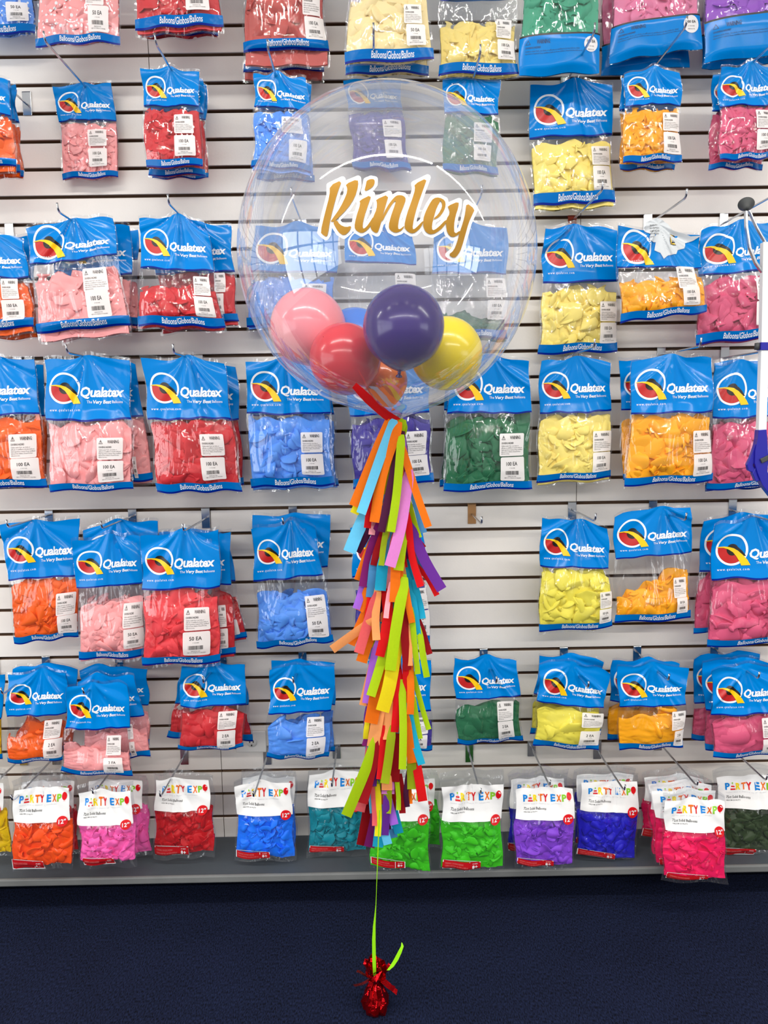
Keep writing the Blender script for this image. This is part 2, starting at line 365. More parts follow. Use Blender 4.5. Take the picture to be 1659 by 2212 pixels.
class Bag:
    def __init__(s, D, tl, tr, br, bl, hole, T, tvp, seed, fold=1.0):
        s.o = Vector(at(hole[0], hole[1], -D)); s.D = D
        q = [at(p[0], p[1], -D) - s.o for p in (tl, tr, br, bl)]
        s.q = [np.array([p.x, p.z]) for p in q]
        s.W = (np.linalg.norm(s.q[1] - s.q[0]) + np.linalg.norm(s.q[2] - s.q[3])) / 2
        s.H = (np.linalg.norm(s.q[3] - s.q[0]) + np.linalg.norm(s.q[2] - s.q[1])) / 2
        s.px = (tl, tr, br, bl); s.T = T; s.tvp = tvp
        s.uh, s.vh = s.inv(hole); s.vh = max(-.02, min(.12, s.vh)); s.uh = max(.1, min(.9, s.uh))
        r = s.r = np.random.RandomState(seed); s.fold = fold
        s.fm = [(m + r.uniform(-.8, .8), r.uniform(0, 6.3), a) for m, a in ((5, 1.0), (8, .8), (13, .55))]
        s.pl = [(r.uniform(-1.15, 1.15), r.uniform(.05, .13), r.uniform(.4, 1) * r.choice((-1, 1))) for _ in range(9)]
        s.nz = [(r.uniform(-9, 9), r.uniform(-12, 12), r.uniform(0, 6.3)) for _ in range(5)]
        s.ez = [(r.uniform(6, 16), r.uniform(0, 6.3)) for _ in range(4)]
        s.cz = [r.uniform(-.004, .014), r.uniform(-.004, .014)]; s.cb = [r.uniform(-.3, 1) * .012, r.uniform(-.3, 1) * .012]
        s.root = None
    def inv(s, p):
        """pixel -> (u, v) inside the bag's outline"""
        tl, tr, br, bl = [np.array(k, float) for k in s.px]; u = v = .5
        for _ in range(30):
            P = (tl * (1 - u) + tr * u) * (1 - v) + (bl * (1 - u) + br * u) * v
            du = (tr - tl) * (1 - v) + (br - bl) * v; dv = (bl * (1 - u) + br * u) - (tl * (1 - u) + tr * u)
            J = np.stack([du, dv], 1); d = np.linalg.solve(J, np.array(p, float) - P); u += d[0]; v += d[1]
        return u, v
    def B(s, u, v):
        tv = np.interp(v, [a for a, _ in s.tvp], [b for _, b in s.tvp])
        return s.T * tv * np.clip(1 - np.abs(2 * u - 1) ** 3.2, 0, 1) ** .75
    def wr(s, u, v):
        dx = (u - s.uh) * s.W; dz = (v - s.vh) * s.H; rr = np.hypot(dx, dz) + 1e-6; an = np.arctan2(dx, dz)
        w = sum(a * np.cos(m * an + p) for m, p, a in s.fm) / 2.2
        k = .0058 * s.fold * np.clip(rr / .05, 0, 1) * np.interp(v, [0, .35, .6, .8, 1], [1, .9, .4, .25, .6])
        pk = sum(a * np.exp(-((an - t) / q) ** 2) for t, q, a in s.pl)
        k2 = .0042 * s.fold * np.clip(rr / .04, 0, 1) * np.interp(v, [0, .4, .62, .8], [1, .9, .35, .0])
        w = w * .7; g = pk * k2 + sum(np.sin(a * u + b * v + p) for a, b, p in s.nz) / 5 * .0035
        g = g + s.cb[0] * np.clip(1 - u * 4, 0, 1) ** 2 * np.clip(1 - v * 4, 0, 1) + s.cb[1] * np.clip(u * 4 - 3, 0, 1) ** 2 * np.clip(1 - v * 4, 0, 1)
        return w * k + g
    def xz(s, u, v):
        tl, tr, br, bl = s.q
        u = np.asarray(u, float); v = np.asarray(v, float)
        e = (np.sin(s.ez[0][0] * v + s.ez[0][1]) * (1 - u) + np.sin(s.ez[1][0] * v + s.ez[1][1]) * u) * .0035 * np.abs(2 * u - 1)
        t = (.013 * np.exp(-((u - s.uh) / .13) ** 2) + .0035 * np.sin(s.ez[2][0] * u + s.ez[2][1])) * np.clip(1 - v * 4, 0, 1)
        t = t - (s.cz[0] * np.clip(1 - u * 5, 0, 1) ** 2 + s.cz[1] * np.clip(u * 5 - 4, 0, 1) ** 2) * np.clip(1 - v * 5, 0, 1)
        bt = .0035 * np.sin(s.ez[3][0] * u + s.ez[3][1]) * np.clip(v * 5 - 4, 0, 1)
        P = ((tl[None] * (1 - u)[:, None] + tr[None] * u[:, None]) * (1 - v)[:, None] + (bl[None] * (1 - u)[:, None] + br[None] * u[:, None]) * v[:, None])
        P[:, 0] += e; P[:, 1] += t + bt
        return P
    def S(s, u, v, off=0.0, back=False):
        u = np.asarray(u, float).ravel(); v = np.asarray(v, float).ravel()
        P = s.xz(u, v); w = s.wr(u, v); b = s.B(u, v)
        y = (b * .35 - w + off) if back else (-b * .65 - w - off)
        return np.stack([P[:, 0], y, P[:, 1]], 1)
    def sheet(s, name, u0, u1, v0, v1, nu, nv, mats, off, parent=None, back=False, mi=None, warp=None):
        U, V = np.meshgrid(np.linspace(u0, u1, nu), np.linspace(0, 1, nv)); U = U.ravel(); V = V.ravel()
        vv = v0 + (v1 - v0) * V
        if warp is not None: vv = vv + warp(U) * np.where(V > .5, (V - .5) * 2, 0)
        f = grid_faces(nu, nv)
        if back: f = [q[::-1] for q in f]
        m = None
        if mi is not None: m = [mi((i % (nu - 1) + .5) / (nu - 1), (i // (nu - 1) + .5) / (nv - 1)) for i in range(len(f))]
        return mk(name, s.S(U, vv, off, back), f, mats, parent or s.root, m)
    def film(s, m, nu=50, nv=56):
        U, V = np.meshgrid(np.linspace(0, 1, nu), np.linspace(0, 1, nv)); f = grid_faces(nu, nv)
        nu2, nv2 = 14, 18
        U2, V2 = np.meshgrid(np.linspace(0, 1, nu2), np.linspace(0, 1, nv2)); n = nu * nv
        f2 = [tuple(i + n for i in q[::-1]) for q in grid_faces(nu2, nv2)]
        return mk('film', np.vstack([s.S(U, V), s.S(U2, V2, 0, True)]), f + f2, m, s.root)
    def letter(s, name, items, mats, parent, off):
        """items: (text key or (verts, faces), u0, v0, u1, v1, material index); drapes flat lettering onto the front"""
        vs = []; fs = []; ms = []; n = 0
        for (t, u0, v0, u1, v1, m) in items:
            v, f = t[0], t[1]
            u = u0 + (u1 - u0) * v[:, 0]; w = v1 + (v0 - v1) * v[:, 1]
            vs.append(s.S(u, w, off)); fs += [tuple(i + n for i in q) for q in f]; ms += [m] * len(f); n += len(v)
        return mk(name, np.vstack(vs), fs, mats, parent, ms)
    def contents(s, m, vfill, v1, size, count, slope=0.0, name='balloons', lumps=None):
        r = s.r; vs = []; fs = []; n = 0
        # the packed mass behind
        nu, nv = 18, 20
        U, V = np.meshgrid(np.linspace(.03, .97, nu), np.linspace(0, 1, nv)); U = U.ravel(); V = V.ravel()
        top = vfill + .02 + slope * (U - .5) + .02 * np.sin(U * 17 + r.uniform(0, 6)) + .04 * np.abs(2 * U - 1) ** 3
        vv = top + (v1 - .01 - top) * V
        for back in (False, True):
            P = s.S(U, vv, 0, back); b = s.B(U, vv)
            P[:, 1] += (.42 * b + .003 + .002 * r.randn(len(U))) * (1 if not back else -.6)
            vs.append(P); g = grid_faces(nu, nv); fs += [tuple(i + n for i in (q[::-1] if back else q)) for q in g]; n += len(P)
        # limp balloons pressed against the front
        cols = max(1, int(round(math.sqrt(count * s.W / max(.02, (v1 - vfill) * s.H))))); rows = max(1, int(math.ceil(count / cols)))
        for j in range(rows):
            for i in range(cols):
                u = (i + .5 + r.uniform(-.45, .45)) / cols; u = .05 + .9 * u
                tp = vfill + slope * (u - .5) + .3 * size / s.H * (1 if vfill < .8 else 0); v = tp + (v1 - tp) * (j + .5 + r.uniform(-.45, .45)) / rows
                pv, pf = PIECES[r.randint(len(PIECES))]
                sc = size * r.uniform(.8, 1.2); a = r.uniform(0, 2 * math.pi)
                E = Euler((r.uniform(-.55, .55), r.uniform(-.55, .55), a)).to_matrix(); R = np.array(E)
                q = (pv * sc) @ R.T
                uu = np.clip(u + q[:, 0] / s.W, .025, .975); vv = np.clip(v - q[:, 1] / s.H, .02, v1 - .004)
                P = s.S(uu, vv)
                fy = P[:, 1].copy(); b = s.B(uu, vv)
                dep = r.uniform(.0015, .009)
                P[:, 1] = fy + np.clip(dep + q[:, 2].max() - q[:, 2], .0012, b * .95 + .002)
                vs.append(P); fs += [tuple(k + n for k in p) for p in pf]; n += len(P)
        o = mk(name, np.vstack(vs), fs, m, s.root)
        if name == 'balloons': o['kind'] = 'stuff'
        return o

# flat artwork shared by every bag -------------------------------------------------
def emblem_art():
    parts = []
    ang = np.linspace(0, 2 * math.pi, 49)[:-1]
    ring = [(math.cos(a), math.sin(a)) for a in ang] + [(.87 * math.cos(a), .87 * math.sin(a)) for a in ang]
    rf = [(i, (i + 1) % 48, 48 + (i + 1) % 48, 48 + i) for i in range(48)]
    parts.append((np.array(ring), rf, 0, 0.0))
    up = [(-.86, .12), (-.5, .14), (-.15, .06), (.1, -.1), (.35, -.4), (.5, -.7)]
    arc = [(.87 * math.cos(a), .87 * math.sin(a)) for a in np.linspace(-.95, -math.pi - .13, 18)]
    v, f = poly(up + arc[:-1], .12); parts.append((v, f, 1, 0.0))
    v, f = poly([(.03 + .37 * math.cos(a), .0 + .37 * math.sin(a)) for a in ang[::2]], .12); parts.append((v, f, 2, .0006))
    v, f = poly([(.1, .25), (.42, .12), (.66, -.12), (.86, -.42), (.7, -.42), (.3, -.1), (.1, .1)], .12); parts.append((v, f, 2, .0006))
    yel = [(-1.0, .13), (-.8, .19), (-.5, .21), (-.2, .18), (.1, .09), (.4, -.1), (.68, -.36), (.92, -.66), (1.08, -.98), (.55, -1.0), (.46, -.76), (.28, -.44), (.05, -.16), (-.25, .04), (-.55, .13), (-.8, .13)]
    v, f = poly(yel, .12); parts.append((v, f, 3, .0012))
    return parts
EMBLEM = emblem_art()
T_Q = text('Qualatex', .18, .03, .93); T_VB = text('Very Best', .15, .02, .95, 0.25); T_THE = text('The', 0, 0, 1, .3); T_BAL = text('Balloons', 0, 0, 1, .3)
T_WWW = text('www.qualatex.com', 0, 0, 1.35, .3, 1); T_BGB = text('Balloons/Globos/Ballons', .15, .008, 1.0, .3)
T_WARN = text('WARNING:', 0, .015, .9, .4, 1); T_CH = text('CHOKING HAZARD', 0, .01, .9, .5, 1)
T_FINE = text('Children under 8 yrs. can choke or\nsuffocate on uninflated or broken balloons.\nAdult supervision required. Keep uninflated\nballoons from children. Discard broken\nballoons at once.', 0, 0, 1, 0, 1)
T_FINE2 = text('Children under 8 yrs. can choke or suffocate on uninflated or broken balloons. Adult\nsupervision required. Keep uninflated balloons from children. Discard broken balloons at once.', 0, 0, 1, 0, 1)
T_EA = {k: text(k, 0, .012, 1, .4, 2) for k in ('100 EA', '50 EA', '2 EA')}
T_SZ = text('11" ROUND', 0, 0, 1, 0, 1); T_MADE = text('MADE IN USA', 0, 0, 1, 0, 1); T_KEEP = text('KEEP OUT OF REACH OF CHILDREN', 0, 0, 1, 0, 1)
T_EXC = text('!', 0, .01, 1, 0, 1)
T_12 = text("12''", 0, .02, 1, .4, 2); T_72 = text('72ct Solid Balloons', 0, .01, 1, .4, 1); T_HQ = text('HELIUM QUALITY', 0, .01, 1, 0, 1)
T_TAG = text('never miss a chance to celebrate', 0, 0, 1.1, 0, 1); T_8 = text('8+', 0, .02, 1, 0, 1); T_AGES = text('AGES', 0, 0, 1, 0, 1)
T_PW = text('WARNING: CHOKING HAZARD\nChildren under 8 yrs. can choke on balloons', 0, 0, 1, 0, 1)
PL = [(text(c, 0, .042, 1, .2, 3), m) for c, m in (('P', 1), ('R', 2), ('T', 3), ('Y', 0), ('E', 1), ('X', 3), ('P', 4))]
def ring_tri():
    o = np.array([(0, 0), (1, 0), (.5, 1)]); c = o.mean(0); i = c + (o - c) * .72
    return np.vstack([o, i]), [(0, 1, 4, 3), (1, 2, 5, 4), (2, 0, 3, 5)]
TRI = ring_tri()
def barcode():
    r = random.Random(4); v = []; f = []; x = 0.0
    while x < 1:
        w = r.choice((.015, .03, .05)); v += [(x, 0), (min(1, x + w), 0), (min(1, x + w), 1), (x, 1)]; n = len(v); f.append((n - 4, n - 3, n - 2, n - 1)); x += w + r.choice((.015, .03))
    return np.array(v), f
BAR = barcode()
def disc(n=24): return np.array([(.5 + .5 * math.cos(2 * math.pi * i / n), .5 + .5 * math.sin(2 * math.pi * i / n)) for i in range(n)] + [(.5, .5)]), [(i, (i + 1) % n, n) for i in range(n)]
DISC = disc()
def rrect(r=.07, ar=.85):
    p = []
    for cx, cy, a0 in ((1 - r, 1 - r * ar, 0), (r, 1 - r * ar, 90), (r, r * ar, 180), (1 - r, r * ar, 270)):
        p += [(cx + r * math.cos(math.radians(a0 + t)), cy + r * ar * math.sin(math.radians(a0 + t))) for t in (0, 30, 60, 90)]
    return fine(p, [tuple(range(len(p)))], .13)
RR = rrect()
SQ = (np.array([(0, 0), (1, 0), (1, 1), (0, 1.)]), [(0, 1, 2, 3)])

def sub(r, a, b, c, d):
    """sub-rectangle (fractions) of a uv rectangle (u0, v0, u1, v1)"""
    u0, v0, u1, v1 = r; return (u0 + (u1 - u0) * a, v0 + (v1 - v0) * b, u0 + (u1 - u0) * c, v0 + (v1 - v0) * d)

SEED = [100]
def common(D, c, hole, T, tvp, label, group, kind, fold=1.0):
    SEED[0] += 1
    if hole is None: hole = ((c[0][0] + c[1][0]) / 2, (c[0][1] + c[1][1]) / 2 + 4)
    s = Bag(D, *c, hole, T, tvp, SEED[0], fold)
    s.root = empty('balloon_bag', s.o, label, 'balloon bag', group)
    return s
def warn_label(s, r):
    w = s.letter('warning_label', [(RR,) + tuple(r) + (0,)], LABEL, s.root, .0016)
    s.letter('print', [(TRI,) + sub(r, .08, .08, .24, .28) + (0,), (T_EXC,) + sub(r, .145, .14, .175, .26) + (0,), (T_WARN,) + sub(r, .42, .10, .86, .26) + (0,),
                       (T_CH,) + sub(r, .07, .38, .58, .47) + (0,), (T_FINE,) + sub(r, .07, .52, .95, .92) + (0,)], INK, w, .0021)
def qty_label(s, r, ea):
    w = s.letter('quantity_label', [(RR,) + tuple(r) + (0,)], LABEL, s.root, .0016)
    a = (.24, .2, .7, .36) if ea != '2 EA' else (.28, .2, .66, .36)
    s.letter('print', [(T_EA[ea],) + sub(r, *a) + (0,), (T_SZ,) + sub(r, .36, .44, .6, .48) + (0,), (BAR,) + sub(r, .2, .58, .74, .74) + (0,),
                       (T_MADE,) + sub(r, .3, .79, .64, .83) + (0,), (T_KEEP,) + sub(r, .16, .86, .84, .90) + (0,)], INK, w, .0021)

ROWNAME = {0: 'topmost row cut by the photo edge', 1: 'second row from the top', 2: 'third row from the top', 3: 'fourth row from the top',
           4: 'fifth row from the top', 5: 'sixth row, of two-count bags', 6: 'bottom row'}
def q_bag(row, colour, D, c, hb, fy, band, ea, warn=None, qty=None, hole=None, label='', T=.032, size=None, count=46, slope=0.0, m=None, dots=False,
          torn=False, head=True, labels=True, fold=1.0):
    """blue-headed bag. c: the four corners, hb: pixel row of the header's lower edge, fy: top of the balloons, band: rows of the printed band"""
    y0 = (c[0][1] + c[1][1]) / 2; y1 = (c[2][1] + c[3][1]) / 2; h = y1 - y0
    hv = (hb - y0) / h; fv = (fy - y0) / h; b0, b1 = (band[0] - y0) / h, (band[1] - y0) / h; b1 = min(b1, .992)
    tvp = [(0, .02), (.08, .06), (max(.12, hv - .08), .3), (max(fv + .02, hv + .02), .62), (max(fv + .15, hv + .12), .95), (.85, 1), (b0, .75), (b1, .4), (1, .03)]
    tvp.sort()
    s = common(D, c, hole, T, tvp, label, 'balloon bags, ' + ROWNAME[row], 'q', fold)
    lt = m or (dotted('dotted_latex_' + colour, COL[colour]) if dots else latex(colour, COL[colour]))
    s.film(FILM)
    if size is None: size = {'100 EA': .345, '50 EA': .43, '2 EA': .85}[ea] * s.W
    s.contents(lt, fv, .985, size, count, slope)
    if head:
        k = [(s.r.uniform(5, 12), s.r.uniform(0, 6)) for _ in range(2)]
        warp = lambda U: .006 * np.sin(k[0][0] * U + k[0][1]) + .004 * np.sin(2 * k[1][0] * U + k[1][1])
        h0 = .026
        mif = lambda a, b: 1 if b > .955 else 0
        hd = s.sheet('header', .012, .988, h0, hv, 60, 34, [BLUE, BLUE2, TORN], .0009, mi=mif, warp=warp)
        s.sheet('header_back', .012, .988, h0, hv, 10, 8, [BLUE, BLUE2], .0009, back=True)
        H = hv - h0; rr = .18 * s.W; ru = rr / s.W; rv = rr / s.H; uc, vc = .235, h0 + .47 * H
        vs = []; fs = []; ms = []; n = 0
        for (v, f, mi_, off) in EMBLEM:
            vs.append(s.S(uc + v[:, 0] * ru, vc - v[:, 1] * rv, .0016 + off)); fs += [tuple(i + n for i in q) for q in f]; ms += [mi_] * len(f); n += len(v)
        mk('emblem', np.vstack(vs), fs, [WHITE, LRED, LBLK, LYEL], hd, ms)
        tu = uc + ru
        vq = vc + rv * .5
        it = [(T_Q, tu + .01, vq - .145 * H, .925, vq + .05 * H, 0), (T_THE, tu + .08, vq + .075 * H, tu + .14, vq + .12 * H, 0), (T_VB, tu + .15, vq + .068 * H, .78, vq + .145 * H, 0),
              (T_BAL, .79, vq + .075 * H, .92, vq + .12 * H, 0)]
        if not torn: s.letter('brand_lettering', it, WHITE, hd, .0017)
        else:                                        # ragged hole torn in the print, the pale back of the bag showing
            tp = [s.inv(p) for p in ((1393, 483), (1418, 479), (1440, 486), (1450, 499), (1471, 505), (1490, 513), (1512, 514), (1497, 522), (1479, 526), (1476, 538), (1462, 541), (1458, 550), (1440, 553), (1431, 560), (1424, 547), (1413, 541), (1416, 526), (1401, 522), (1404, 509), (1391, 501))]
            tl_ = s.letter('torn_patch', [(poly([(a, 1 - b) for a, b in tp], .02), 0, 0, 1, 1, 0)], TORN, hd, .0031)
            q1 = s.inv((1444, 508)); q2 = s.inv((1458, 531)); q3 = s.inv((1402, 490)); q4 = s.inv((1424, 518)); r1 = (q1[0], q1[1], q2[0], q2[1])
            s.letter('print', [(SQ,) + r1 + (0,), (SQ,) + sub(r1, .1, .06, .9, .94) + (1,), (SQ,) + sub(r1, .32, .12, .68, .62) + (0,), (SQ,) + sub(r1, .2, .68, .8, .8) + (0,),
                               (T_FINE, q3[0], q3[1], q4[0], q4[1], 0)], [INK, LYEL], tl_, .0037)
        s.letter('web_address', [(T_WWW, .07, h0 + .8 * H, .42, h0 + .86 * H, 0)], WHITE, hd, .0017)
    bd = s.sheet('printed_band', .006, .994, b0, b1, 34, 6, [BAND, BLUE2], .0009, mi=lambda a, b: 1 if b > .8 else 0)
    s.letter('lettering', [(T_BGB, .3, b0 + .15 * (b1 - b0), .78, b0 + .74 * (b1 - b0), 0)], WHITE, bd, .0017)
    if labels:
        def rect(q, d):
            if q is None: return d
            a = s.inv((q[0], q[1])); b = s.inv((q[2], q[3])); return (a[0], a[1], min(b[0], .985), b[1])
        warn_label(s, rect(warn, (.62, fv + .12 * (1 - fv), .90, fv + .43 * (1 - fv))))
        qty_label(s, rect(qty, (.63, fv + .46 * (1 - fv), .92, fv + .80 * (1 - fv))), ea)
    return s

def metallic_bag(row, colour, D, c, line, hole, label, white_disc=True, T=.035):
    """top-row bag whose lower third is printed blue with a dark rule and a round white sticker"""
    y0 = (c[0][1] + c[1][1]) / 2; y1 = (c[2][1] + c[3][1]) / 2; h = y1 - y0; bv = (line - y0) / h
    s = common(D, c, hole, T, [(0, .02), (.3, .3), (.45, .9), (.8, 1), (.95, .7), (1, .03)], label, 'balloon bags, ' + ROWNAME[row], 'm')
    s.film(FILM); s.contents(latex(colour, COL[colour]), .35, bv + .1, .3 * s.W, 44)
    b = s.sheet('printed_base', .004, .996, bv, .995, 34, 22, [BLUE, LBLK], .0012, mi=lambda a, b_: 1 if b_ < .05 else 0)
    s.sheet('base_back', .004, .996, bv, .995, 10, 8, BLUE, .0009, back=True)
    k = 1 - bv
    s.letter('lettering', [(TRI, .07, bv + .13 * k, .13, bv + .25 * k, 0), (T_WARN, .2, bv + .14 * k, .36, bv + .25 * k, 0), (T_CH, .07, bv + .3 * k, .25, bv + .35 * k, 0),
                           (T_FINE2, .07, bv + .39 * k, .8, bv + .5 * k, 0)], mat('ink_navy', (10, 50, 95), .4), b, .0019)
    if white_disc:
        ru = .09; rv = ru * s.W / s.H
        st = s.letter('sticker', [(DISC, .87 - ru, bv + .3 * k - rv, .87 + ru, bv + .3 * k + rv, 0)], LABEL, s.root, .0028)
        s.letter('print', [(T_EA['100 EA'], .815, bv + .2 * k, .925, bv + .27 * k, 0), (T_SZ, .83, bv + .34 * k, .91, bv + .37 * k, 0), (T_MADE, .83, bv + .42 * k, .91, bv + .45 * k, 0)], INK, st, .0034)
    return s

def party_bag(colour, D, c, card, y1c, strip, hole, label, T=.036, front=True, count=44):
    """zip-top bag with white header card. card: (x0, y0, x1, y1) in pixels, strip likewise"""
    y0 = (c[0][1] + c[1][1]) / 2; y1 = (c[2][1] + c[3][1]) / 2; h = y1 - y0
    fv = (card[3] - 8 - y0) / h; ev = (y1c - y0) / h
    s = common(D, c, hole, T, [(0, .02), (.1, .08), (fv - .05, .45), (fv + .1, .95), (ev - .15, 1), (ev - .02, .7), (ev + .01, .12), (1, .03)], label,
               'balloon bags, ' + ROWNAME[6], 'p', .8)
    s.film(PFILM); s.contents(latex(colour, COL[colour]), fv, ev, .27 * s.W, count)
    a = s.inv((card[0], card[1])); b = s.inv((card[2], card[3])); r = (max(a[0], .01), a[1], min(b[0], .99), b[1])
    zp = s.sheet('zip_seal', .01, .99, r[1] - .07, r[1] - .05, 20, 3, PFILM, .001)
    cd_ = s.sheet('header_card', r[0], r[2], r[1], r[3], 26, 16, CARD, .0012)
    it = []; x = .13; ws = [.085, 0, .085, .075, .08, .085, .085, .075]
    xs = [.12, .30, .395, .475, .60, .70, .79]
    for (t, m_), x in zip(PL, xs): it.append((t,) + sub(r, x, .20, x + .079, .42) + (m_,))
    # little cake standing in for the A, and the balloon O
    cu = sub(r, .205, .20, .29, .42)
    for (aa, bb, cc, dd, m_) in ((.0, .80, 1, 1, 0), (.08, .62, .92, .79, 5), (.08, .68, .92, .73, 0), (.16, .42, .84, .61, 0), (.3, .2, .7, .41, 5), (.3, .28, .7, .33, 0), (.35, -.05, .65, .18, 4)):
        it.append(((DISC if m_ == 4 else SQ),) + sub(cu, aa, bb, cc, dd) + (m_,))
    it += [(DISC,) + sub(r, .875, .15, .965, .39) + (0,), (TRI,) + sub(r, .90, .385, .94, .42) + (0,), (DISC,) + sub(r, .935, .20, .95, .245) + (5,)]
    s.letter('brand_lettering', it, [PRED, PBLUE, PYEL, PORG, PGRN, CARD], cd_, .0019)
    s.letter('lettering', [(T_TAG,) + sub(r, .13, .465, .78, .505) + (1,), (T_72,) + sub(r, .13, .60, .52, .69) + (0,), (T_HQ,) + sub(r, .13, .735, .37, .775) + (0,)], [INK, INKG], cd_, .0018)
    ru = .083; rv = ru * s.W / s.H; uc = r[2] - .11; vc = r[3] - .005
    bdg = s.letter('size_badge', [(DISC, uc - ru, vc - rv, uc + ru, vc + rv, 0)], PRED, s.root, .0032)
    s.letter('lettering', [(T_12, uc - ru * .62, vc - rv * .42, uc + ru * .7, vc + rv * .42, 0)], WHITE, bdg, .0040)
    a = s.inv((strip[0], strip[1])); b = s.inv((strip[2], strip[3])); q = (max(a[0], .012), a[1], b[0], b[1])
    st = s.sheet('warning_strip', q[0], q[2], q[1], q[3], 14, 6, STRIP, .0018)
    fr = [(SQ,) + sub(q, *k) + (0,) for k in ((0, 0, 1, .07), (0, .93, 1, 1), (0, 0, .02, 1), (.98, 0, 1, 1), (.7, 0, .715, 1))]
    s.letter('print', fr + [(T_PW,) + sub(q, .06, .22, .66, .78) + (1,), (T_8,) + sub(q, .77, .4, .92, .82) + (0,), (T_AGES,) + sub(q, .78, .18, .92, .3) + (0,)], [WHITE, mat('ink_pale_red', (230, 120, 120), .4)], st, .0024)
    return s

# ------------------------------------------------------------------ the bags, row by row (corners TL, TR, BR, BL in photo pixels)
def lab(colour, row, pos='', extra=''):
    head = {'': 'blue-headed bag of', 'front': 'foremost blue-headed bag of', 'second': 'bag tucked behind the foremost one of', 'third': 'rearmost bag of its hook, of'}[pos]
    return f"{head} {colour} balloons{(' ' + extra) if extra else ''}, {ROWNAME[row]}"

# row 0 : big bags whose headers are above the photo
q_bag(0, 'sky', .09, ((-110, -215), (66, -220), (78, 80), (-100, 88)), -95, -92, (58, 77), '50 EA', None, (20, 12, 64, 50), label='bag of white-dotted light blue balloons, top row, left photo edge', dots=True)
q_bag(0, 'pink', .15, ((80, -205), (245, -205), (264, 98), (78, 104)), -80, -75, (80, 100), '50 EA', (190, -30, 228, 18), (196, 20, 240, 76), label='bag of white-dotted pink balloons in the topmost row', dots=True)
q_bag(0, 'red', .19, ((300, -225), (466, -225), (482, 70), (290, 82)), -105, -100, (38, 62), '100 EA', None, (405, -22, 455, 28), label='front bag of red balloons in the topmost row')
q_bag(0, 'red', .13, ((305, -215), (462, -215), (476, 84), (302, 88)), -95, -90, (62, 79), '100 EA', label='bag of red balloons behind the front red one, topmost row')
q_bag(0, 'brick', .135, ((535, -165), (690, -165), (712, 146), (522, 152)), -50, -45, (90, 113), '100 EA', (655, -12, 695, 40), (660, 44, 704, 90), label='front bag of brick red balloons, topmost row', T=.045)
q_bag(0, 'brick', .07, ((540, -155), (690, -155), (700, 178), (526, 182)), -40, -35, (136, 156), '100 EA', label='bag of brick red balloons behind the front brick one, topmost row')
q_bag(0, 'cream', .20, ((760, -175), (920, -175), (936, 138), (744, 146)), -60, -10, (110, 136), '50 EA', (872, 15, 912, 55), (877, 58, 919, 102), label='front bag of cream balloons, topmost row')
q_bag(0, 'cream', .13, ((760, -160), (915, -160), (926, 168), (742, 172)), -45, -10, (142, 163), '50 EA', label='bag of cream balloons behind the front cream one, topmost row')
q_bag(0, 'straw', .16, ((955, -140), (1110, -140), (1120, 172), (944, 174)), -2, 46, (140, 163), '100 EA', (1070, 45, 1104, 86), (1073, 90, 1114, 132), label='bag of straw yellow balloons in the topmost row')
metallic_bag(0, 'sage', .17, ((1128, -200), (1290, -200), (1298, 158), (1122, 168)), 77, (1285, -190), 'shiny bag of sage green balloons with blue lower third, topmost row')
metallic_bag(0, 'orchid', .135, ((1320, -200), (1508, -215), (1516, 104), (1318, 138)), 45, (1400, -195), 'front shiny bag of orchid pink balloons with blue base, topmost row')
metallic_bag(0, 'orchid', .075, ((1300, -190), (1488, -200), (1488, 146), (1297, 168)), 88, (1400, -185), 'bag of orchid pink balloons behind the front orchid one, topmost row', False)
metallic_bag(0, 'violet', .135, ((1530, -200), (1720, -215), (1722, 112), (1518, 140)), 36, (1620, -195), 'front shiny bag of violet balloons with blue base, top right corner', False)
metallic_bag(0, 'violet', .075, ((1520, -190), (1700, -200), (1700, 140), (1514, 152)), 70, (1620, -185), 'bag of violet balloons behind the front violet one, top right corner', False)

# row 1 : small bags
q_bag(1, 'orange', .20, ((-90, 155), (18, 160), (38, 378), (-80, 380)), 250, 252, (345, 362), '100 EA', label=lab('orange', 1, 'front'), labels=False)
q_bag(1, 'orange', .155, ((-80, 165), (27, 172), (46, 385), (-70, 385)), 258, 260, (355, 372), '100 EA', label=lab('orange', 1, 'second'), labels=False)
q_bag(1, 'orange', .11, ((-75, 172), (34, 178), (52, 386), (-65, 390)), 264, 262, (368, 382), '100 EA', label=lab('orange', 1, 'third'), labels=False)
q_bag(1, 'pink', .04, ((117, 182), (246, 178), (259, 388), (138, 392)), 262, 266, (373, 386), '100 EA', (193, 283, 233, 318), (195, 324, 236, 362), (185, 186), lab('pink', 1), T=.028, count=96, size=.046)
q_bag(1, 'red', .155, ((305, 147), (431, 146), (438, 364), (313, 366)), 231, 234, (346, 362), '100 EA', (379, 251, 421, 292), (380, 297, 424, 341), (368, 156), lab('red', 1, 'front'), T=.028, count=96, size=.046)
q_bag(1, 'red', .115, ((312, 157), (440, 162), (447, 382), (322, 384)), 244, 248, (366, 380), '100 EA', hole=(372, 166), label=lab('red', 1, 'second'), T=.026, count=40, labels=False)
q_bag(1, 'red', .075, ((318, 162), (446, 170), (450, 388), (328, 390)), 258, 260, (376, 388), '100 EA', hole=(375, 172), label=lab('red', 1, 'third'), T=.026, count=40, labels=False)
q_bag(1, 'sky', .155, ((549, 154), (664, 164), (676, 384), (544, 372)), 236, 240, (352, 366), '100 EA', (610, 255, 656, 294), None, (597, 160), lab('light blue', 1, 'front'), T=.028, count=96, size=.046)
q_bag(1, 'sky', .118, ((560, 165), (672, 168), (678, 396), (556, 392)), 240, 244, (376, 390), '100 EA', hole=(602, 168), label=lab('light blue', 1, 'second'), T=.026, labels=False)
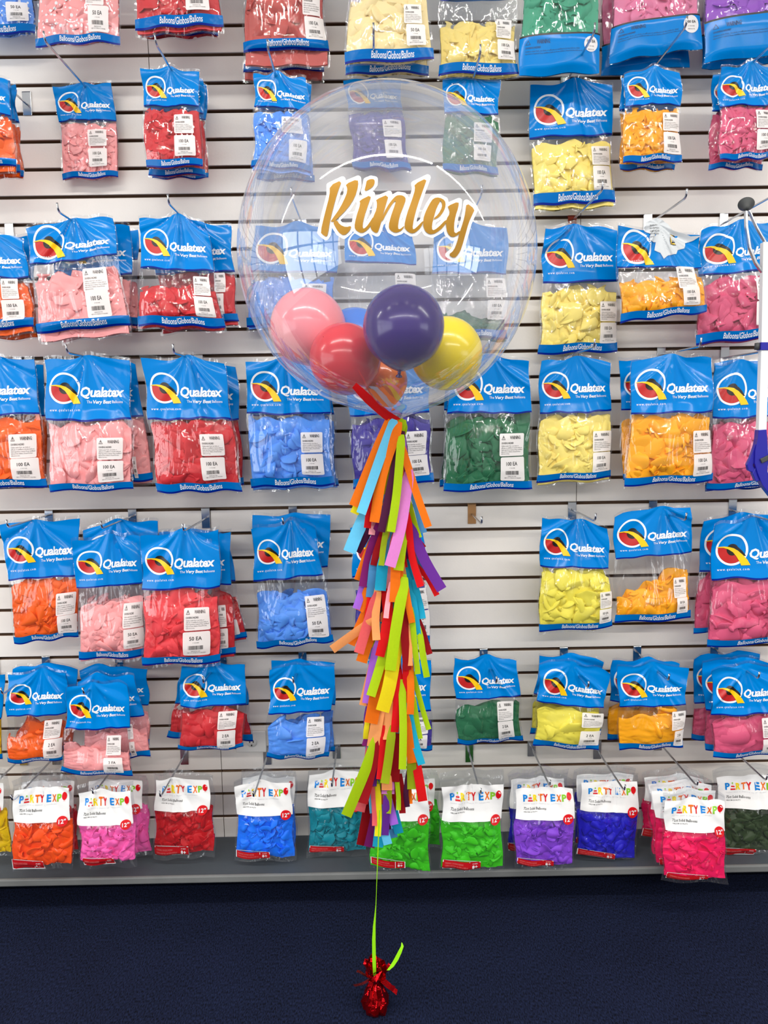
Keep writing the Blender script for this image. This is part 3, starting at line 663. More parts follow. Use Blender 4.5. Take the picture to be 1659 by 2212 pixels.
q_bag(1, 'purple', .06, ((742, 168), (864, 164), (888, 374), (764, 370)), 236, 240, (352, 366), '100 EA', (825, 262, 868, 300), (830, 306, 872, 345), (810, 166), 'blue-headed bag of purple balloons behind top of the clear bubble, second row', T=.028, count=96, size=.046)
q_bag(1, 'green', .14, ((957, 164), (1080, 168), (1078, 384), (955, 378)), 246, 248, (358, 374), '100 EA', (1022, 268, 1060, 312), (1022, 316, 1060, 352), (1018, 166), lab('dark green', 1), T=.028, count=96, size=.046)
q_bag(1, 'lemon', .08, ((1141, 176), (1322, 170), (1329, 452), (1149, 462)), 296, 300, (416, 442), '100 EA', (1275, 318, 1318, 358), (1277, 362, 1318, 412), (1240, 172), lab('pale yellow', 1), T=.036)
q_bag(1, 'gold', .16, ((1350, 148), (1471, 148), (1471, 352), (1342, 357)), 228, 236, (337, 352), '100 EA', (1428, 246, 1468, 286), (1428, 290, 1468, 334), (1412, 155), lab('golden yellow', 1, 'front'), T=.028, count=96, size=.046)
q_bag(1, 'gold', .125, ((1340, 160), (1458, 162), (1458, 372), (1337, 372)), 240, 244, (356, 368), '100 EA', hole=(1405, 166), label=lab('golden yellow', 1, 'second'), T=.026, labels=False)
q_bag(1, 'rose', .165, ((1553, 140), (1680, 138), (1680, 345), (1551, 350)), 230, 224, (333, 347), '100 EA', (1627, 240, 1668, 280), (1628, 284, 1670, 325), (1620, 142), lab('rose pink', 1, 'front'), T=.028, count=96, size=.046)
q_bag(1, 'rose', .125, ((1542, 155), (1655, 158), (1650, 368), (1526, 368)), 240, 240, (354, 367), '100 EA', hole=(1615, 158), label=lab('rose pink', 1, 'second'), T=.026, labels=False)

# row 2
q_bag(2, 'orange', .20, ((-115, 505), (50, 504), (80, 722), (-100, 738)), 602, 612, (692, 714), '100 EA', (7, 603, 46, 646), (9, 650, 58, 691), (-30, 500), lab('orange', 2, 'front'))
q_bag(2, 'orange', .15, ((-100, 505), (72, 506), (84, 735), (-90, 740)), 605, 605, (706, 722), '100 EA', hole=(-20, 508), label=lab('orange', 2, 'second'), labels=False)
q_bag(2, 'pink', .20, ((56, 486), (244, 460), (284, 726), (84, 744)), 562, 588, (690, 712), '100 EA', (182, 582, 241, 628), (190, 632, 246, 684), (158, 472), lab('pink', 2, 'front'), T=.042, fold=1.3)
q_bag(2, 'pink', .15, ((110, 478), (285, 480), (286, 720), (130, 745)), 597, 602, (694, 714), '100 EA', (250, 600, 268, 640), None, (162, 478), lab('pink', 2, 'second'))
q_bag(2, 'pink', .10, ((130, 490), (299, 490), (301, 712), (150, 720)), 562, 604, (688, 706), '100 EA', hole=(168, 484), label=lab('pink', 2, 'third'), labels=False)
q_bag(2, 'red', .20, ((302, 460), (444, 470), (488, 718), (298, 713)), 583, 616, (685, 706), '100 EA', (419, 597, 460, 640), (423, 641, 469, 686), (386, 458), lab('red', 2, 'front'), T=.04, fold=1.5)
q_bag(2, 'red', .14, ((330, 476), (499, 478), (518, 708), (345, 724)), 590, 586, (684, 702), '100 EA', (463, 590, 489, 632), (465, 636, 489, 680), (400, 470), lab('red', 2, 'second'))
q_bag(2, 'sky', .07, ((548, 482), (738, 484), (718, 712), (531, 714)), 588, 600, (684, 704), '100 EA', None, None, None, 'blue-headed bag of light blue balloons behind the bubble, third row', T=.028)
q_bag(2, 'purple', .12, ((742, 478), (892, 484), (914, 742), (754, 742)), 568, 690, (712, 732), '100 EA', (853, 590, 905, 632), (862, 640, 910, 684), (805, 474), 'blue-headed, mostly empty bag behind the gold lettering, third row', T=.028, fold=1.5, count=12)
q_bag(2, 'green', .08, ((932, 482), (1098, 482), (1096, 742), (934, 742)), 590, 690, (712, 732), '100 EA', (1050, 600, 1092, 642), (1052, 648, 1094, 690), (1010, 478), 'blue-headed bag of dark green balloons behind the bubble, third row', T=.028, count=12)
q_bag(2, 'lemon', .06, ((1174, 486), (1334, 484), (1336, 762), (1162, 768)), 609, 620, (742, 764), '100 EA', (1292, 652, 1332, 694), (1292, 698, 1332, 740), (1245, 488), lab('pale yellow', 2), T=.038)
q_bag(2, 'gold', .175, ((1328, 486), (1512, 508), (1528, 676), (1338, 700)), 578, 602, (668, 694), '100 EA', (1457, 577, 1501, 623), (1467, 622, 1507, 658), (1420, 480), 'torn blue-headed bag of golden yellow balloons, third row from the top', T=.034, torn=True, slope=-.05, fold=1.5)
q_bag(2, 'rose', .12, ((1512, 486), (1690, 470), (1690, 735), (1502, 752)), 588, 594, (714, 736), '100 EA', (1628, 600, 1670, 645), (1626, 652, 1670, 700), (1600, 464), lab('rose pink', 2), T=.038)

# row 3
q_bag(3, 'orange', .18, ((-112, 772), (76, 766), (104, 1052), (-100, 1062)), 896, 900, (1036, 1055), '100 EA', (27, 937, 85, 986), (32, 989, 93, 1033), (-20, 768), lab('orange', 3, 'front'), T=.04)
q_bag(3, 'orange', .13, ((-90, 778), (99, 780), (106, 1054), (-80, 1058)), 898, 892, (1040, 1054), '100 EA', hole=(-10, 780), label=lab('orange', 3, 'second'), labels=False)
q_bag(3, 'pink', .18, ((93, 768), (281, 768), (291, 1060), (107, 1064)), 907, 908, (1043, 1061), '100 EA', (215, 944, 269, 990), (217, 994, 273, 1038), (187, 775), lab('pink', 3, 'front'), T=.04)
q_bag(3, 'pink', .12, ((105, 776), (293, 772), (336, 1046), (150, 1060)), 902, 902, (1026, 1043), '100 EA', (284, 930, 292, 970), (288, 985, 303, 1030), (190, 780), lab('pink', 3, 'second'))
q_bag(3, 'red', .17, ((305, 769), (484, 771), (526, 1064), (338, 1068)), 904, 906, (1042, 1062), '100 EA', (434, 936, 488, 982), (437, 986, 494, 1034), (405, 773), lab('red', 3, 'front'), T=.04)
q_bag(3, 'red', .11, ((330, 780), (512, 782), (531, 1052), (345, 1058)), 906, 902, (1032, 1048), '100 EA', hole=(410, 778), label=lab('red', 3, 'second'), labels=False)
q_bag(3, 'sky', .14, ((526, 771), (706, 776), (725, 1058), (541, 1064)), 893, 896, (1030, 1050), '100 EA', (651, 932, 700, 975), (652, 979, 703, 1023), None, lab('light blue', 3, 'front'), T=.04)
q_bag(3, 'sky', .08, ((540, 778), (716, 780), (732, 1056), (552, 1062)), 895, 900, (1034, 1050), '100 EA', label=lab('light blue', 3, 'second'), labels=False)
q_bag(3, 'purple', .12, ((745, 770), (927, 768), (936, 1046), (761, 1062)), 894, 900, (1028, 1050), '100 EA', (873, 931, 921, 979), (880, 983, 926, 1026), None, 'blue-headed bag of purple balloons right behind the top of the tassel, fourth row', T=.04, fold=1.4)
q_bag(3, 'green', .13, ((972, 768), (1146, 767), (1150, 1058), (954, 1066)), 891, 902, (1040, 1058), '100 EA', (1077, 935, 1130, 982), (1079, 986, 1132, 1036), None, lab('dark green', 3), T=.04)
q_bag(3, 'green', .08, ((965, 776), (1120, 776), (1145, 1050), (950, 1056)), 885, 902, (1034, 1050), '100 EA', label=lab('dark green', 3, 'second'), labels=False)
q_bag(3, 'lemon', .11, ((1166, 772), (1321, 768), (1322, 1042), (1157, 1052)), 890, 894, (1020, 1036), '100 EA', (1276, 930, 1317, 972), (1276, 976, 1317, 1016), (1243, 772), lab('pale yellow', 3), T=.036)
q_bag(3, 'gold', .175, ((1366, 767), (1540, 764), (1538, 1044), (1348, 1054)), 891, 892, (1026, 1044), '100 EA', (1491, 929, 1533, 975), (1491, 980, 1533, 1024), (1455, 770), lab('golden yellow', 3, 'front'), T=.04)
q_bag(3, 'gold', .12, ((1334, 772), (1500, 772), (1500, 1040), (1344, 1046)), 884, 908, (1022, 1036), '100 EA', hole=(1448, 774), label=lab('golden yellow', 3, 'second'), labels=False)
q_bag(3, 'rose', .135, ((1542, 782), (1715, 776), (1715, 1050), (1526, 1060)), 900, 906, (1038, 1054), '100 EA', (1650, 935, 1695, 980), (1650, 986, 1695, 1030), (1605, 776), lab('rose pink', 3, 'front'), T=.036)
q_bag(3, 'rose', .085, ((1538, 775), (1690, 775), (1690, 1052), (1520, 1062)), 888, 906, (1040, 1056), '100 EA', hole=(1598, 776), label=lab('rose pink', 3, 'second'), labels=False)

# row 4
q_bag(4, 'orange', .12, ((0, 1126), (173, 1116), (172, 1376), (34, 1392)), 1246, 1248, (1366, 1384), '100 EA', (127, 1278, 166, 1322), (131, 1326, 170, 1363), (80, 1126), lab('orange', 4), T=.038)
q_bag(4, 'pink', .17, ((158, 1162), (312, 1148), (312, 1428), (172, 1432)), 1264, 1302, (1402, 1420), '50 EA', (270, 1300, 312, 1350), (272, 1354, 313, 1394), (240, 1145), lab('pink', 4, 'front'), T=.04)
q_bag(4, 'pink', .10, ((177, 1132), (346, 1114), (345, 1375), (190, 1380)), 1235, 1290, (1350, 1366), '50 EA', hole=(255, 1126), label=lab('pink', 4, 'second'), labels=False)
q_bag(4, 'coral', .22, ((304, 1148), (476, 1140), (478, 1438), (308, 1444)), 1269, 1278, (1414, 1432), '50 EA', (402, 1308, 457, 1354), (400, 1359, 456, 1408), (399, 1142), lab('coral red', 4, 'front'), T=.042)
q_bag(4, 'red', .165, ((325, 1146), (498, 1144), (511, 1426), (345, 1432)), 1262, 1280, (1400, 1416), '50 EA', (473, 1304, 490, 1350), (470, 1354, 494, 1398), (405, 1142), lab('red', 4, 'second'))
q_bag(4, 'red', .11, ((340, 1142), (490, 1142), (535, 1388), (370, 1396)), 1256, 1290, (1368, 1382), '50 EA', hole=(412, 1136), label=lab('red', 4, 'third'))
q_bag(4, 'sky', .14, ((543, 1132), (680, 1124), (725, 1386), (556, 1402)), 1247, 1282, (1376, 1394), '50 EA', (658, 1284, 706, 1328), (664, 1329, 714, 1370), (628, 1127), lab('light blue', 4, 'front'), T=.04, fold=1.5)
q_bag(4, 'sky', .08, ((543, 1108), (714, 1106), (708, 1370), (560, 1376)), 1226, 1290, (1350, 1366), '50 EA', hole=(635, 1116), label=lab('light blue', 4, 'second'), labels=False)
q_bag(4, 'purple', .12, ((756, 1128), (914, 1122), (932, 1396), (768, 1402)), 1243, 1262, (1374, 1392), '50 EA', (892, 1268, 926, 1312), (894, 1316, 930, 1370), None, 'blue-headed bag of purple balloons hidden by the tassel middle, fifth row', T=.036)
q_bag(4, 'canary', .13, ((1167, 1110), (1313, 1130), (1326, 1358), (1161, 1372)), 1224, 1228, (1342, 1358), '50 EA', (1290, 1275, 1319, 1309), (1290, 1312, 1321, 1340), (1250, 1112), lab('canary yellow', 4), T=.044, fold=1.6)
q_bag(4, 'gold', .13, ((1324, 1104), (1496, 1086), (1490, 1338), (1328, 1346)), 1199, 1262, (1322, 1340), '50 EA', (1452, 1245, 1480, 1286), (1457, 1288, 1481, 1322), (1430, 1096), lab('golden yellow', 4), T=.04, slope=-.25)
q_bag(4, 'rose', .17, ((1538, 1124), (1725, 1118), (1725, 1386), (1528, 1398)), 1246, 1250, (1374, 1392), '50 EA', (1650, 1290, 1690, 1330), (1650, 1335, 1692, 1375), (1625, 1116), lab('rose pink', 4, 'front'), T=.044)
q_bag(4, 'rose', .11, ((1518, 1112), (1700, 1105), (1700, 1352), (1494, 1368)), 1230, 1236, (1346, 1362), '50 EA', hole=(1600, 1106), label=lab('rose pink', 4, 'second'), labels=False)

# row 5 : two big balloons to a bag
def two(colour, D, c, hb, fy, band, warn=None, qty=None, hole=None, label='', slope=0.0, T=.036, count=5, **k):
    return q_bag(5, colour, D, c, hb, fy, band, '2 EA', warn, qty, hole, label, T=T, count=count, slope=slope, **k)
two('sun', .16, ((-150, 1452), (9, 1452), (6, 1640), (-150, 1645)), 1552, 1540, (1628, 1640), label='yellow balloon bag cut by the left photo edge, sixth row', labels=False)
two('orange', .20, ((14, 1452), (150, 1446), (138, 1640), (14, 1648)), 1543, 1582, (1632, 1645), (100, 1552, 134, 1589), (102, 1592, 137, 1631), (92, 1450), lab('orange', 5, 'front'))
two('orange', .14, ((25, 1435), (173, 1433), (160, 1620), (30, 1628)), 1530, 1570, (1610, 1622), hole=(98, 1440), label=lab('orange', 5, 'second'), labels=False)
two('pink', .25, ((148, 1478), (277, 1468), (287, 1676), (130, 1668)), 1572, 1612, (1658, 1672), (234, 1585, 266, 1626), (229, 1630, 270, 1666), (200, 1478), lab('pink', 5, 'front'))
two('pink', .185, ((168, 1460), (292, 1452), (330, 1636), (180, 1644)), 1548, 1578, (1622, 1636), (276, 1560, 292, 1590), (283, 1596, 300, 1630), (210, 1462), lab('pink', 5, 'second'))
two('pink', .125, ((172, 1436), (320, 1438), (326, 1612), (185, 1618)), 1524, 1550, (1598, 1611), hole=(220, 1446), label=lab('pink', 5, 'third'), labels=False)
two('red', .17, ((390, 1438), (534, 1426), (528, 1616), (386, 1618)), 1522, 1530, (1606, 1619), (474, 1532, 512, 1568), (473, 1572, 511, 1609), (455, 1432), lab('red', 5, 'front'))
two('red', .11, ((392, 1444), (530, 1440), (546, 1600), (357, 1592)), 1520, 1530, (1580, 1596), hole=(460, 1440), label=lab('red', 5, 'second'), labels=False)
two('sky', .18, ((584, 1440), (726, 1430), (712, 1636), (573, 1638)), 1537, 1556, (1624, 1637), (665, 1545, 700, 1584), (664, 1587, 700, 1626), (640, 1430), lab('light blue', 5, 'front'))
two('sky', .12, ((586, 1420), (726, 1428), (722, 1622), (600, 1628)), 1520, 1550, (1612, 1624), hole=(645, 1424), label=lab('light blue', 5, 'second'), labels=False)
two('purple', .14, ((795, 1420), (930, 1418), (936, 1620), (790, 1624)), 1536, 1560, (1608, 1622), (888, 1546, 922, 1580), (886, 1583, 922, 1612), label='blue-headed bag of purple balloons behind the tassel, sixth row')
two('green', .14, ((978, 1420), (1118, 1416), (1130, 1598), (985, 1608)), 1505, 1516, (1590, 1604), (1071, 1511, 1108, 1549), (1073, 1552, 1110, 1589), (1052, 1424), lab('dark green', 5))
two('canary', .18, ((1166, 1422), (1319, 1442), (1294, 1622), (1151, 1610)), 1521, 1528, (1600, 1614), (1255, 1534, 1298, 1569), (1250, 1572, 1294, 1609), (1236, 1440), lab('canary yellow', 5, 'front'))
two('canary', .12, ((1164, 1412), (1301, 1416), (1296, 1590), (1141, 1588)), 1500, 1520, (1572, 1586), hole=(1230, 1424), label=lab('canary yellow', 5, 'second'), labels=False)
two('gold', .18, ((1333, 1434), (1488, 1434), (1476, 1614), (1335, 1622)), 1523, 1540, (1600, 1615), (1447, 1533, 1475, 1570), (1453, 1573, 1476, 1606), (1408, 1442), lab('golden yellow', 5, 'front'))
two('gold', .12, ((1320, 1422), (1468, 1424), (1462, 1600), (1309, 1598)), 1515, 1524, (1584, 1597), hole=(1402, 1430), label=lab('golden yellow', 5, 'second'), labels=False)
two('rose', .215, ((1534, 1438), (1695, 1432), (1695, 1628), (1538, 1638)), 1540, 1545, (1618, 1632), (1640, 1546, 1680, 1585), (1640, 1590, 1680, 1620), (1608, 1448), lab('rose pink', 5, 'front'))
two('rose', .155, ((1515, 1422), (1660, 1420), (1660, 1612), (1524, 1620)), 1530, 1534, (1600, 1616), hole=(1600, 1434), label=lab('rose pink', 5, 'second'), labels=False)
two('rose', .10, ((1498, 1410), (1640, 1406), (1640, 1590), (1494, 1598)), 1515, 1520, (1580, 1596), hole=(1592, 1420), label=lab('rose pink', 5, 'third'), labels=False)

# row 6 : zip bags with white cards
def pl(colour, pos=''):
    return f"white-carded zip bag of {colour} balloons{pos}, {ROWNAME[6]}"
party_bag('sun', .16, ((-120, 1660), (18, 1660), (26, 1850), (-110, 1850)), (-110, 1690, 10, 1745), 1842, (-110, 1825, -40, 1842), None, pl('yellow', ' cut by the left photo edge'))
party_bag('tangerine', .25, ((28, 1676), (157, 1670), (160, 1876), (24, 1880)), (32, 1703, 153, 1767), 1866, (27, 1852, 100, 1872), (90, 1680), pl('orange'))
party_bag('cherry', .12, ((48, 1664), (165, 1660), (172, 1846), (48, 1850)), (52, 1688, 162, 1742), 1840, (50, 1826, 110, 1842), (95, 1668), pl('red', ' tucked behind the orange one'), count=24)
party_bag('candy', .25, ((166, 1692), (291, 1688), (298, 1872), (174, 1876)), (168, 1710, 288, 1774), 1858, (184, 1847, 252, 1864), (220, 1694), pl('candy pink', ' foremost on its hook'))
party_bag('candy', .13, ((190, 1672), (318, 1670), (329, 1848), (198, 1852)), (194, 1686, 310, 1742), 1842, (200, 1828, 260, 1844), (222, 1676), pl('candy pink', ' tucked behind the foremost pink one'), count=30)
party_bag('cherry', .155, ((332, 1668), (461, 1666), (466, 1850), (332, 1858)), (336, 1684, 454, 1744), 1841, (338, 1822, 411, 1841), (374, 1678), pl('cherry red', ' between the pink and the blue'))
party_bag('azure', .165, ((508, 1676), (633, 1670), (639, 1860), (509, 1860)), (509, 1692, 631, 1754), 1851, (513, 1832, 585, 1848), (565, 1680), pl('bright blue', ' foremost on its hook'))
party_bag('azure', .11, ((520, 1664), (640, 1662), (641, 1836), (520, 1838)), (524, 1679, 636, 1734), 1828, (524, 1812, 590, 1828), (568, 1668), pl('bright blue', ' tucked behind the foremost blue one'), count=24)
party_bag('teal', .13, ((664, 1660), (788, 1656), (797, 1850), (664, 1850)), (667, 1670, 783, 1736), 1837, (670, 1821, 744, 1836), (720, 1668), pl('teal'))
party_bag('lime', .26, ((800, 1676), (926, 1668), (932, 1890), (797, 1876)), (806, 1700, 926, 1766), 1876, (803, 1846, 875, 1868), (860, 1690), pl('lime green', ' right below the tassel'))
party_bag('lime', .13, ((825, 1666), (945, 1662), (956, 1832), (830, 1836)), (830, 1684, 940, 1736), 1828, (832, 1812, 890, 1828), (866, 1676), pl('lime green', ' behind the one below the tassel'), count=24)
party_bag('lime', .25, ((950, 1668), (1086, 1664), (1088, 1880), (951, 1880)), (955, 1697, 1087, 1766), 1873, (957, 1852, 1036, 1872), (1024, 1672), pl('lime green', ' between tassel and purple bag'))
party_bag('grape', .25, ((1106, 1676), (1241, 1674), (1242, 1878), (1110, 1876)), (1112, 1702, 1238, 1764), 1867, (1114, 1849, 1193, 1866), (1174, 1678), pl('purple', ' foremost on its hook'))
party_bag('royal', .12, ((1097, 1662), (1226, 1660), (1228, 1842), (1096, 1846)), (1102, 1682, 1220, 1738), 1834, (1098, 1818, 1165, 1836), (1170, 1668), pl('dark blue', ' tucked behind the purple one'), count=24)
party_bag('royal', .17, ((1246, 1672), (1380, 1672), (1376, 1858), (1244, 1846)), (1254, 1688, 1376, 1750), 1850, (1246, 1829, 1325, 1849), (1335, 1680), pl('dark blue', ' foremost, right of the purple one'))
party_bag('royal', .11, ((1238, 1656), (1370, 1656), (1364, 1826), (1240, 1826)), (1246, 1672, 1366, 1728), 1820, (1244, 1804, 1310, 1820), (1328, 1668), pl('dark blue', ' tucked behind the foremost dark blue one'), count=24)
party_bag('fuchsia', .305, ((1428, 1708), (1564, 1708), (1572, 1908), (1430, 1904)), (1434, 1727, 1567, 1792), 1895, (1437, 1880, 1523, 1898), (1496, 1712), pl('hot pink', ' foremost of four'))
party_bag('fuchsia', .255, ((1405, 1690), (1548, 1690), (1550, 1876), (1416, 1872)), (1410, 1706, 1546, 1764), 1864, (1423, 1848, 1490, 1866), (1486, 1698), pl('hot pink', ' second of four'), count=30)
party_bag('fuchsia', .165, ((1396, 1674), (1536, 1674), (1538, 1852), (1408, 1852)), (1402, 1690, 1534, 1746), 1844, (1416, 1830, 1480, 1846), (1478, 1686), pl('hot pink', ' third of four'), count=30)
party_bag('fuchsia', .12, ((1388, 1660), (1520, 1660), (1520, 1812), (1383, 1812)), (1392, 1675, 1518, 1726), 1806, (1386, 1786, 1440, 1804), (1470, 1672), pl('hot pink', ' rearmost of four'), count=30)
party_bag('olive', .15, ((1538, 1656), (1690, 1656), (1690, 1844), (1545, 1846)), (1546, 1676, 1680, 1740), 1836, (1556, 1825, 1626, 1842), (1625, 1660), pl('dark olive', ' at the right photo edge'))

# ------------------------------------------------------------------ hooks (tip pixel, length)
HK = [((98, 90), .30, 'pink bag of the second row', 1), ((337, 95), .30, 'red bags of the second row', 1), ((579, 108), .30, 'light blue bags of the second row', 1),
      ((807, 72), .30, 'purple bag of the second row', 1), ((1037, 118), .28, 'dark green bag of the second row', 1), ((1283, 72), .30, 'large pale yellow bag of the second row', 1),
      ((1481, 58), .30, 'golden bags of the second row', 1), ((1684, 80), .30, 'rose pink bags of the second row', 1), ((-60, 120), .30, 'orange bags at the left edge, second row', 1),
      ((127, 458), .28, 'pink bags of the third row', 2), ((365, 440), .28, 'red bags of the third row', 2), ((1300, 412), .30, 'pale yellow bag of the third row', 2),
      ((1481, 428), .28, 'torn golden bag of the third row', 2), ((1668, 424), .28, 'rose pink bag of the third row', 2), ((1040, 420), .28, 'green bag behind the bubble, third row', 2),
      ((800, 430), .28, 'half-empty bag behind the bubble, third row', 2), ((630, 425), .28, 'light blue bag behind the bubble, third row', 2), ((-90, 470), .28, 'orange bags of the third row', 2),
      ((146, 762), .28, 'pink bags of the fourth row', 3), ((376, 762), .28, 'red bags of the fourth row', 3), ((1283, 750), .28, 'pale yellow bag of the fourth row', 3),
      ((1512, 748), .28, 'golden bags of the fourth row', 3), ((1668, 756), .28, 'rose pink bags of the fourth row', 3), ((1056, 752), .26, 'dark green bags of the fourth row', 3),
      ((612, 752), .24, 'light blue bags of the fourth row', 3), ((835, 752), .22, 'purple bag of the fourth row', 3), ((-60, 762), .26, 'orange bags of the fourth row', 3),
      ((18, 1139), .26, 'orange bag of the fifth row', 4), ((221, 1142), .26, 'pink bags of the fifth row', 4), ((397, 1148), .27, 'coral red bags of the fifth row', 4),
      ((612, 1134), .24, 'light blue bags of the fifth row', 4), ((1040, 1132), .22, None, 4), ((1285, 1125), .25, 'canary yellow bag of the fifth row', 4),
      ((1480, 1124), .25, 'golden bag of the fifth row', 4), ((1676, 1128), .26, 'rose pink bags of the fifth row', 4), ((835, 1130), .2, 'purple bag of the fifth row behind the tassel', 4),
      ((6, 1500), .28, 'orange bags of the sixth row', 5), ((182, 1500), .29, 'pink bags of the sixth row', 5), ((440, 1476), .26, 'red bags of the sixth row', 5),
      ((634, 1476), .26, 'light blue bags of the sixth row', 5), ((1072, 1476), .26, 'dark green bag of the sixth row', 5), ((1270, 1486), .28, 'canary yellow bags of the sixth row', 5),
      ((1443, 1470), .26, 'golden bags of the sixth row', 5), ((1637, 1466), .28, 'rose pink bags of the sixth row', 5), ((855, 1480), .2, 'purple bag of the sixth row', 5), ((-100, 1500), .24, 'yellow bag at the left edge, sixth row', 5),
      ((28, 1730), .29, 'orange and red zip bags, bottom row', 6), ((202, 1716), .27, 'candy pink zip bags, bottom row', 6), ((347, 1722), .27, 'cherry red zip bag, bottom row', 6),
      ((548, 1722), .27, 'bright blue zip bags, bottom row', 6), ((717, 1700), .25, 'teal zip bag, bottom row', 6), ((1038, 1716), .27, 'lime zip bag right of the tassel, bottom row', 6),
      ((1187, 1698), .26, 'purple zip bag, bottom row', 6), ((1348, 1708), .27, 'dark blue zip bags, bottom row', 6), ((1505, 1698), .30, 'four hot pink zip bags, bottom row', 6),
      ((1654, 1686), .27, 'dark olive zip bag, bottom row', 6), ((862, 1712), .24, 'lime zip bags below the tassel, bottom row', 6), ((-40, 1720), .26, 'yellow zip bag at the left edge, bottom row', 6)]
for tip, L, what, row in HK:
    hook(tip, L, f'chrome hook carrying the {what}' if what else 'bare chrome hook with nothing on it, right of the tassel', 'slatwall hooks',
         plate=mat('tan_plate', (168, 122, 74), .45) if not what else (mat('red_plate', (150, 48, 30), .45) if 'pale yellow bag of the third' in what else None))

# ------------------------------------------------------------------ the bouquet: weight, ribbon, tassel, bubble, small balloons
wp = on_floor(812, 2178); YB = wp.y + .0
def axd(Y, px, py): return -(ROT.transposed() @ (at(px, py, Y) - CAM)).z / F    # metres per pixel there
# clear bubble
cB = at(836, 553, YB); mB = axd(YB, 836, 553); RX = 319 * mB; RZ = 338 * mB
bub = empty('bubble_balloon', cB, 'big clear round bubble balloon with gold name lettering, small balloons inside', 'balloon')
tie = at(857, 905, YB) - cB
prof = []
for i in range(61):
    a = math.pi * i / 60
    r, z = RX * math.sin(a), RZ * math.cos(a)
    if a > 2.86:
        t = (a - 2.86) / (math.pi - 2.86); s_ = t * t * (3 - 2 * t)
        z = z * (1 - s_) + tie.z * s_; r = r * (1 - s_) + .012 * s_
    prof.append((max(r, .0004 if i == 0 else .006), z))
b = MB(); b.lathe(prof, n=72)
v = [(p[0] + tie.x * max(0, min(1, (-p[2] - RZ * .8) / (-tie.z - RZ * .8))) ** 2, p[1], p[2]) for p in b.v]
bf = mk('bubble_skin', v, b.f, BUBBLE, bub)
b = MB(); b.tube([tie + Vector((0, 0, .004)), tie + Vector((.001, 0, -.02)), tie + Vector((.004, 0, -.05))], [.009, .006, .011], 12)
b.done('neck', film_mat('bubble_neck_plastic', .1, .3, 20, .4), bub, True)
# gold lettering on the bubble's front
KIN = [[(148,165),(275,105),(225,235),(180,400),(150,520),(130,650),(112,678),(80,655),(55,630),(100,440),(148,260)],
       [(303,150),(430,97),(432,170),(400,280),(330,390),(215,505),(185,525),(155,527),(175,495),(250,390),(315,255),(325,190)],
       [(180,530),(215,505),(250,555),(310,580),(368,563),(345,620),(290,665),(240,635),(205,580)],
       [(515,115),(560,97),(597,105),(595,150),(570,185),(490,230),(510,150)],
       [(440,315),(568,252),(530,360),(490,480),(475,560),(480,598),(515,575),(560,510),(582,470),(572,545),(520,612),(465,642),(415,615),(392,580),(410,480),(455,345)],
       [(605,305),(740,248),(700,380),(670,490),(640,600),(620,642),(575,620),(550,580),(580,480),(615,400),(620,330)],
       [(662,500),(720,370),(790,280),(830,257),(885,265),(910,300),(880,380),(840,480),(825,595),(850,600),(895,560),(880,595),(850,622),(800,637),(750,610),(732,570),(760,460),(800,350),(805,310),(770,350),(720,430),(668,530)],
       [(990,150),(1122,85),(1080,200),(1020,370),(985,500),(970,600),(1000,595),(1090,500),(1060,580),(1000,635),(960,642),(915,615),(888,575),(915,450),(970,300),(1000,200)],
       [(1080,500),(1100,430),(1140,350),(1180,290),(1240,280),(1255,310),(1215,380),(1190,460),(1165,560),(1170,615),(1220,590),(1312,495),(1310,540),(1250,610),(1170,655),(1110,635),(1080,580)],
       [(1236,280),(1295,310),(1305,360),(1285,420),(1240,480),(1185,505),(1188,487),(1230,450),(1268,380),(1265,335),(1248,312)],
       [(1318,370),(1435,320),(1430,380),(1400,470),(1385,560),(1390,650),(1452,608),(1440,650),(1370,685),(1320,640),(1306,560),(1310,500),(1345,440),(1335,395)],
       [(1510,335),(1595,400),(1570,450),(1530,540),(1500,650),(1460,790),(1430,850),(1390,890),(1330,855),(1385,810),(1420,720),(1440,640),(1480,520),(1500,430)]]
def on_bubble(px, py, off):
    d = ray(px, py); S3 = Vector((1 / (RX + off), 1 / (RX + off), 1 / (RZ + off)))
    o = Vector((CAM - cB)[i] * S3[i] for i in range(3)); e = Vector(d[i] * S3[i] for i in range(3))
    A = e.dot(e); B_ = 2 * o.dot(e); C_ = o.dot(o) - 1; q = max(0, B_ * B_ - 4 * A * C_)
    return CAM + d * ((-B_ - math.sqrt(q)) / (2 * A)) - cB
def sticker(polys, off):
    v = []; f = []
    for pv, pf in polys:
        n = len(v); v += [on_bubble(680 + p[0] / 4.608, 365 + p[1] / 4.608, off) for p in pv]; f += [tuple(i + n for i in q) for q in pf]
    return v, f
gold_p = [poly(smooth_poly(p, 1), 45) for p in KIN]
white_p = []
RO = 31
for p in KIN:
    white_p.append(poly(smooth_poly(p, 1), 45)); q = [np.array(a, float) for a in p]
    for i in range(len(q)):
        a, c = q[i], q[(i + 1) % len(q)]; d = c - a; L_ = np.linalg.norm(d); nn = np.array([-d[1], d[0]]) / L_ * RO
        white_p.append(fine([a - nn, c - nn, c + nn, a + nn], [(0, 1, 2, 3)], 45))
        white_p.append(([a] + [a + RO * np.array([math.cos(t), math.sin(t)]) for t in np.linspace(0, 2 * math.pi, 21)[:-1]], [(0, 1 + k, 1 + (k + 1) % 20) for k in range(20)]))
v, f = sticker(white_p, .0012); mk('lettering_outline', v, f, mat('sticker_white', (244, 244, 244), .35), bub, smooth=False)
v, f = sticker(gold_p, .0026); mk('lettering', v, f, mat('sticker_gold', (158, 112, 0), .35, metal=.25), bub, smooth=False)['label'] = 'gold script name lettering'

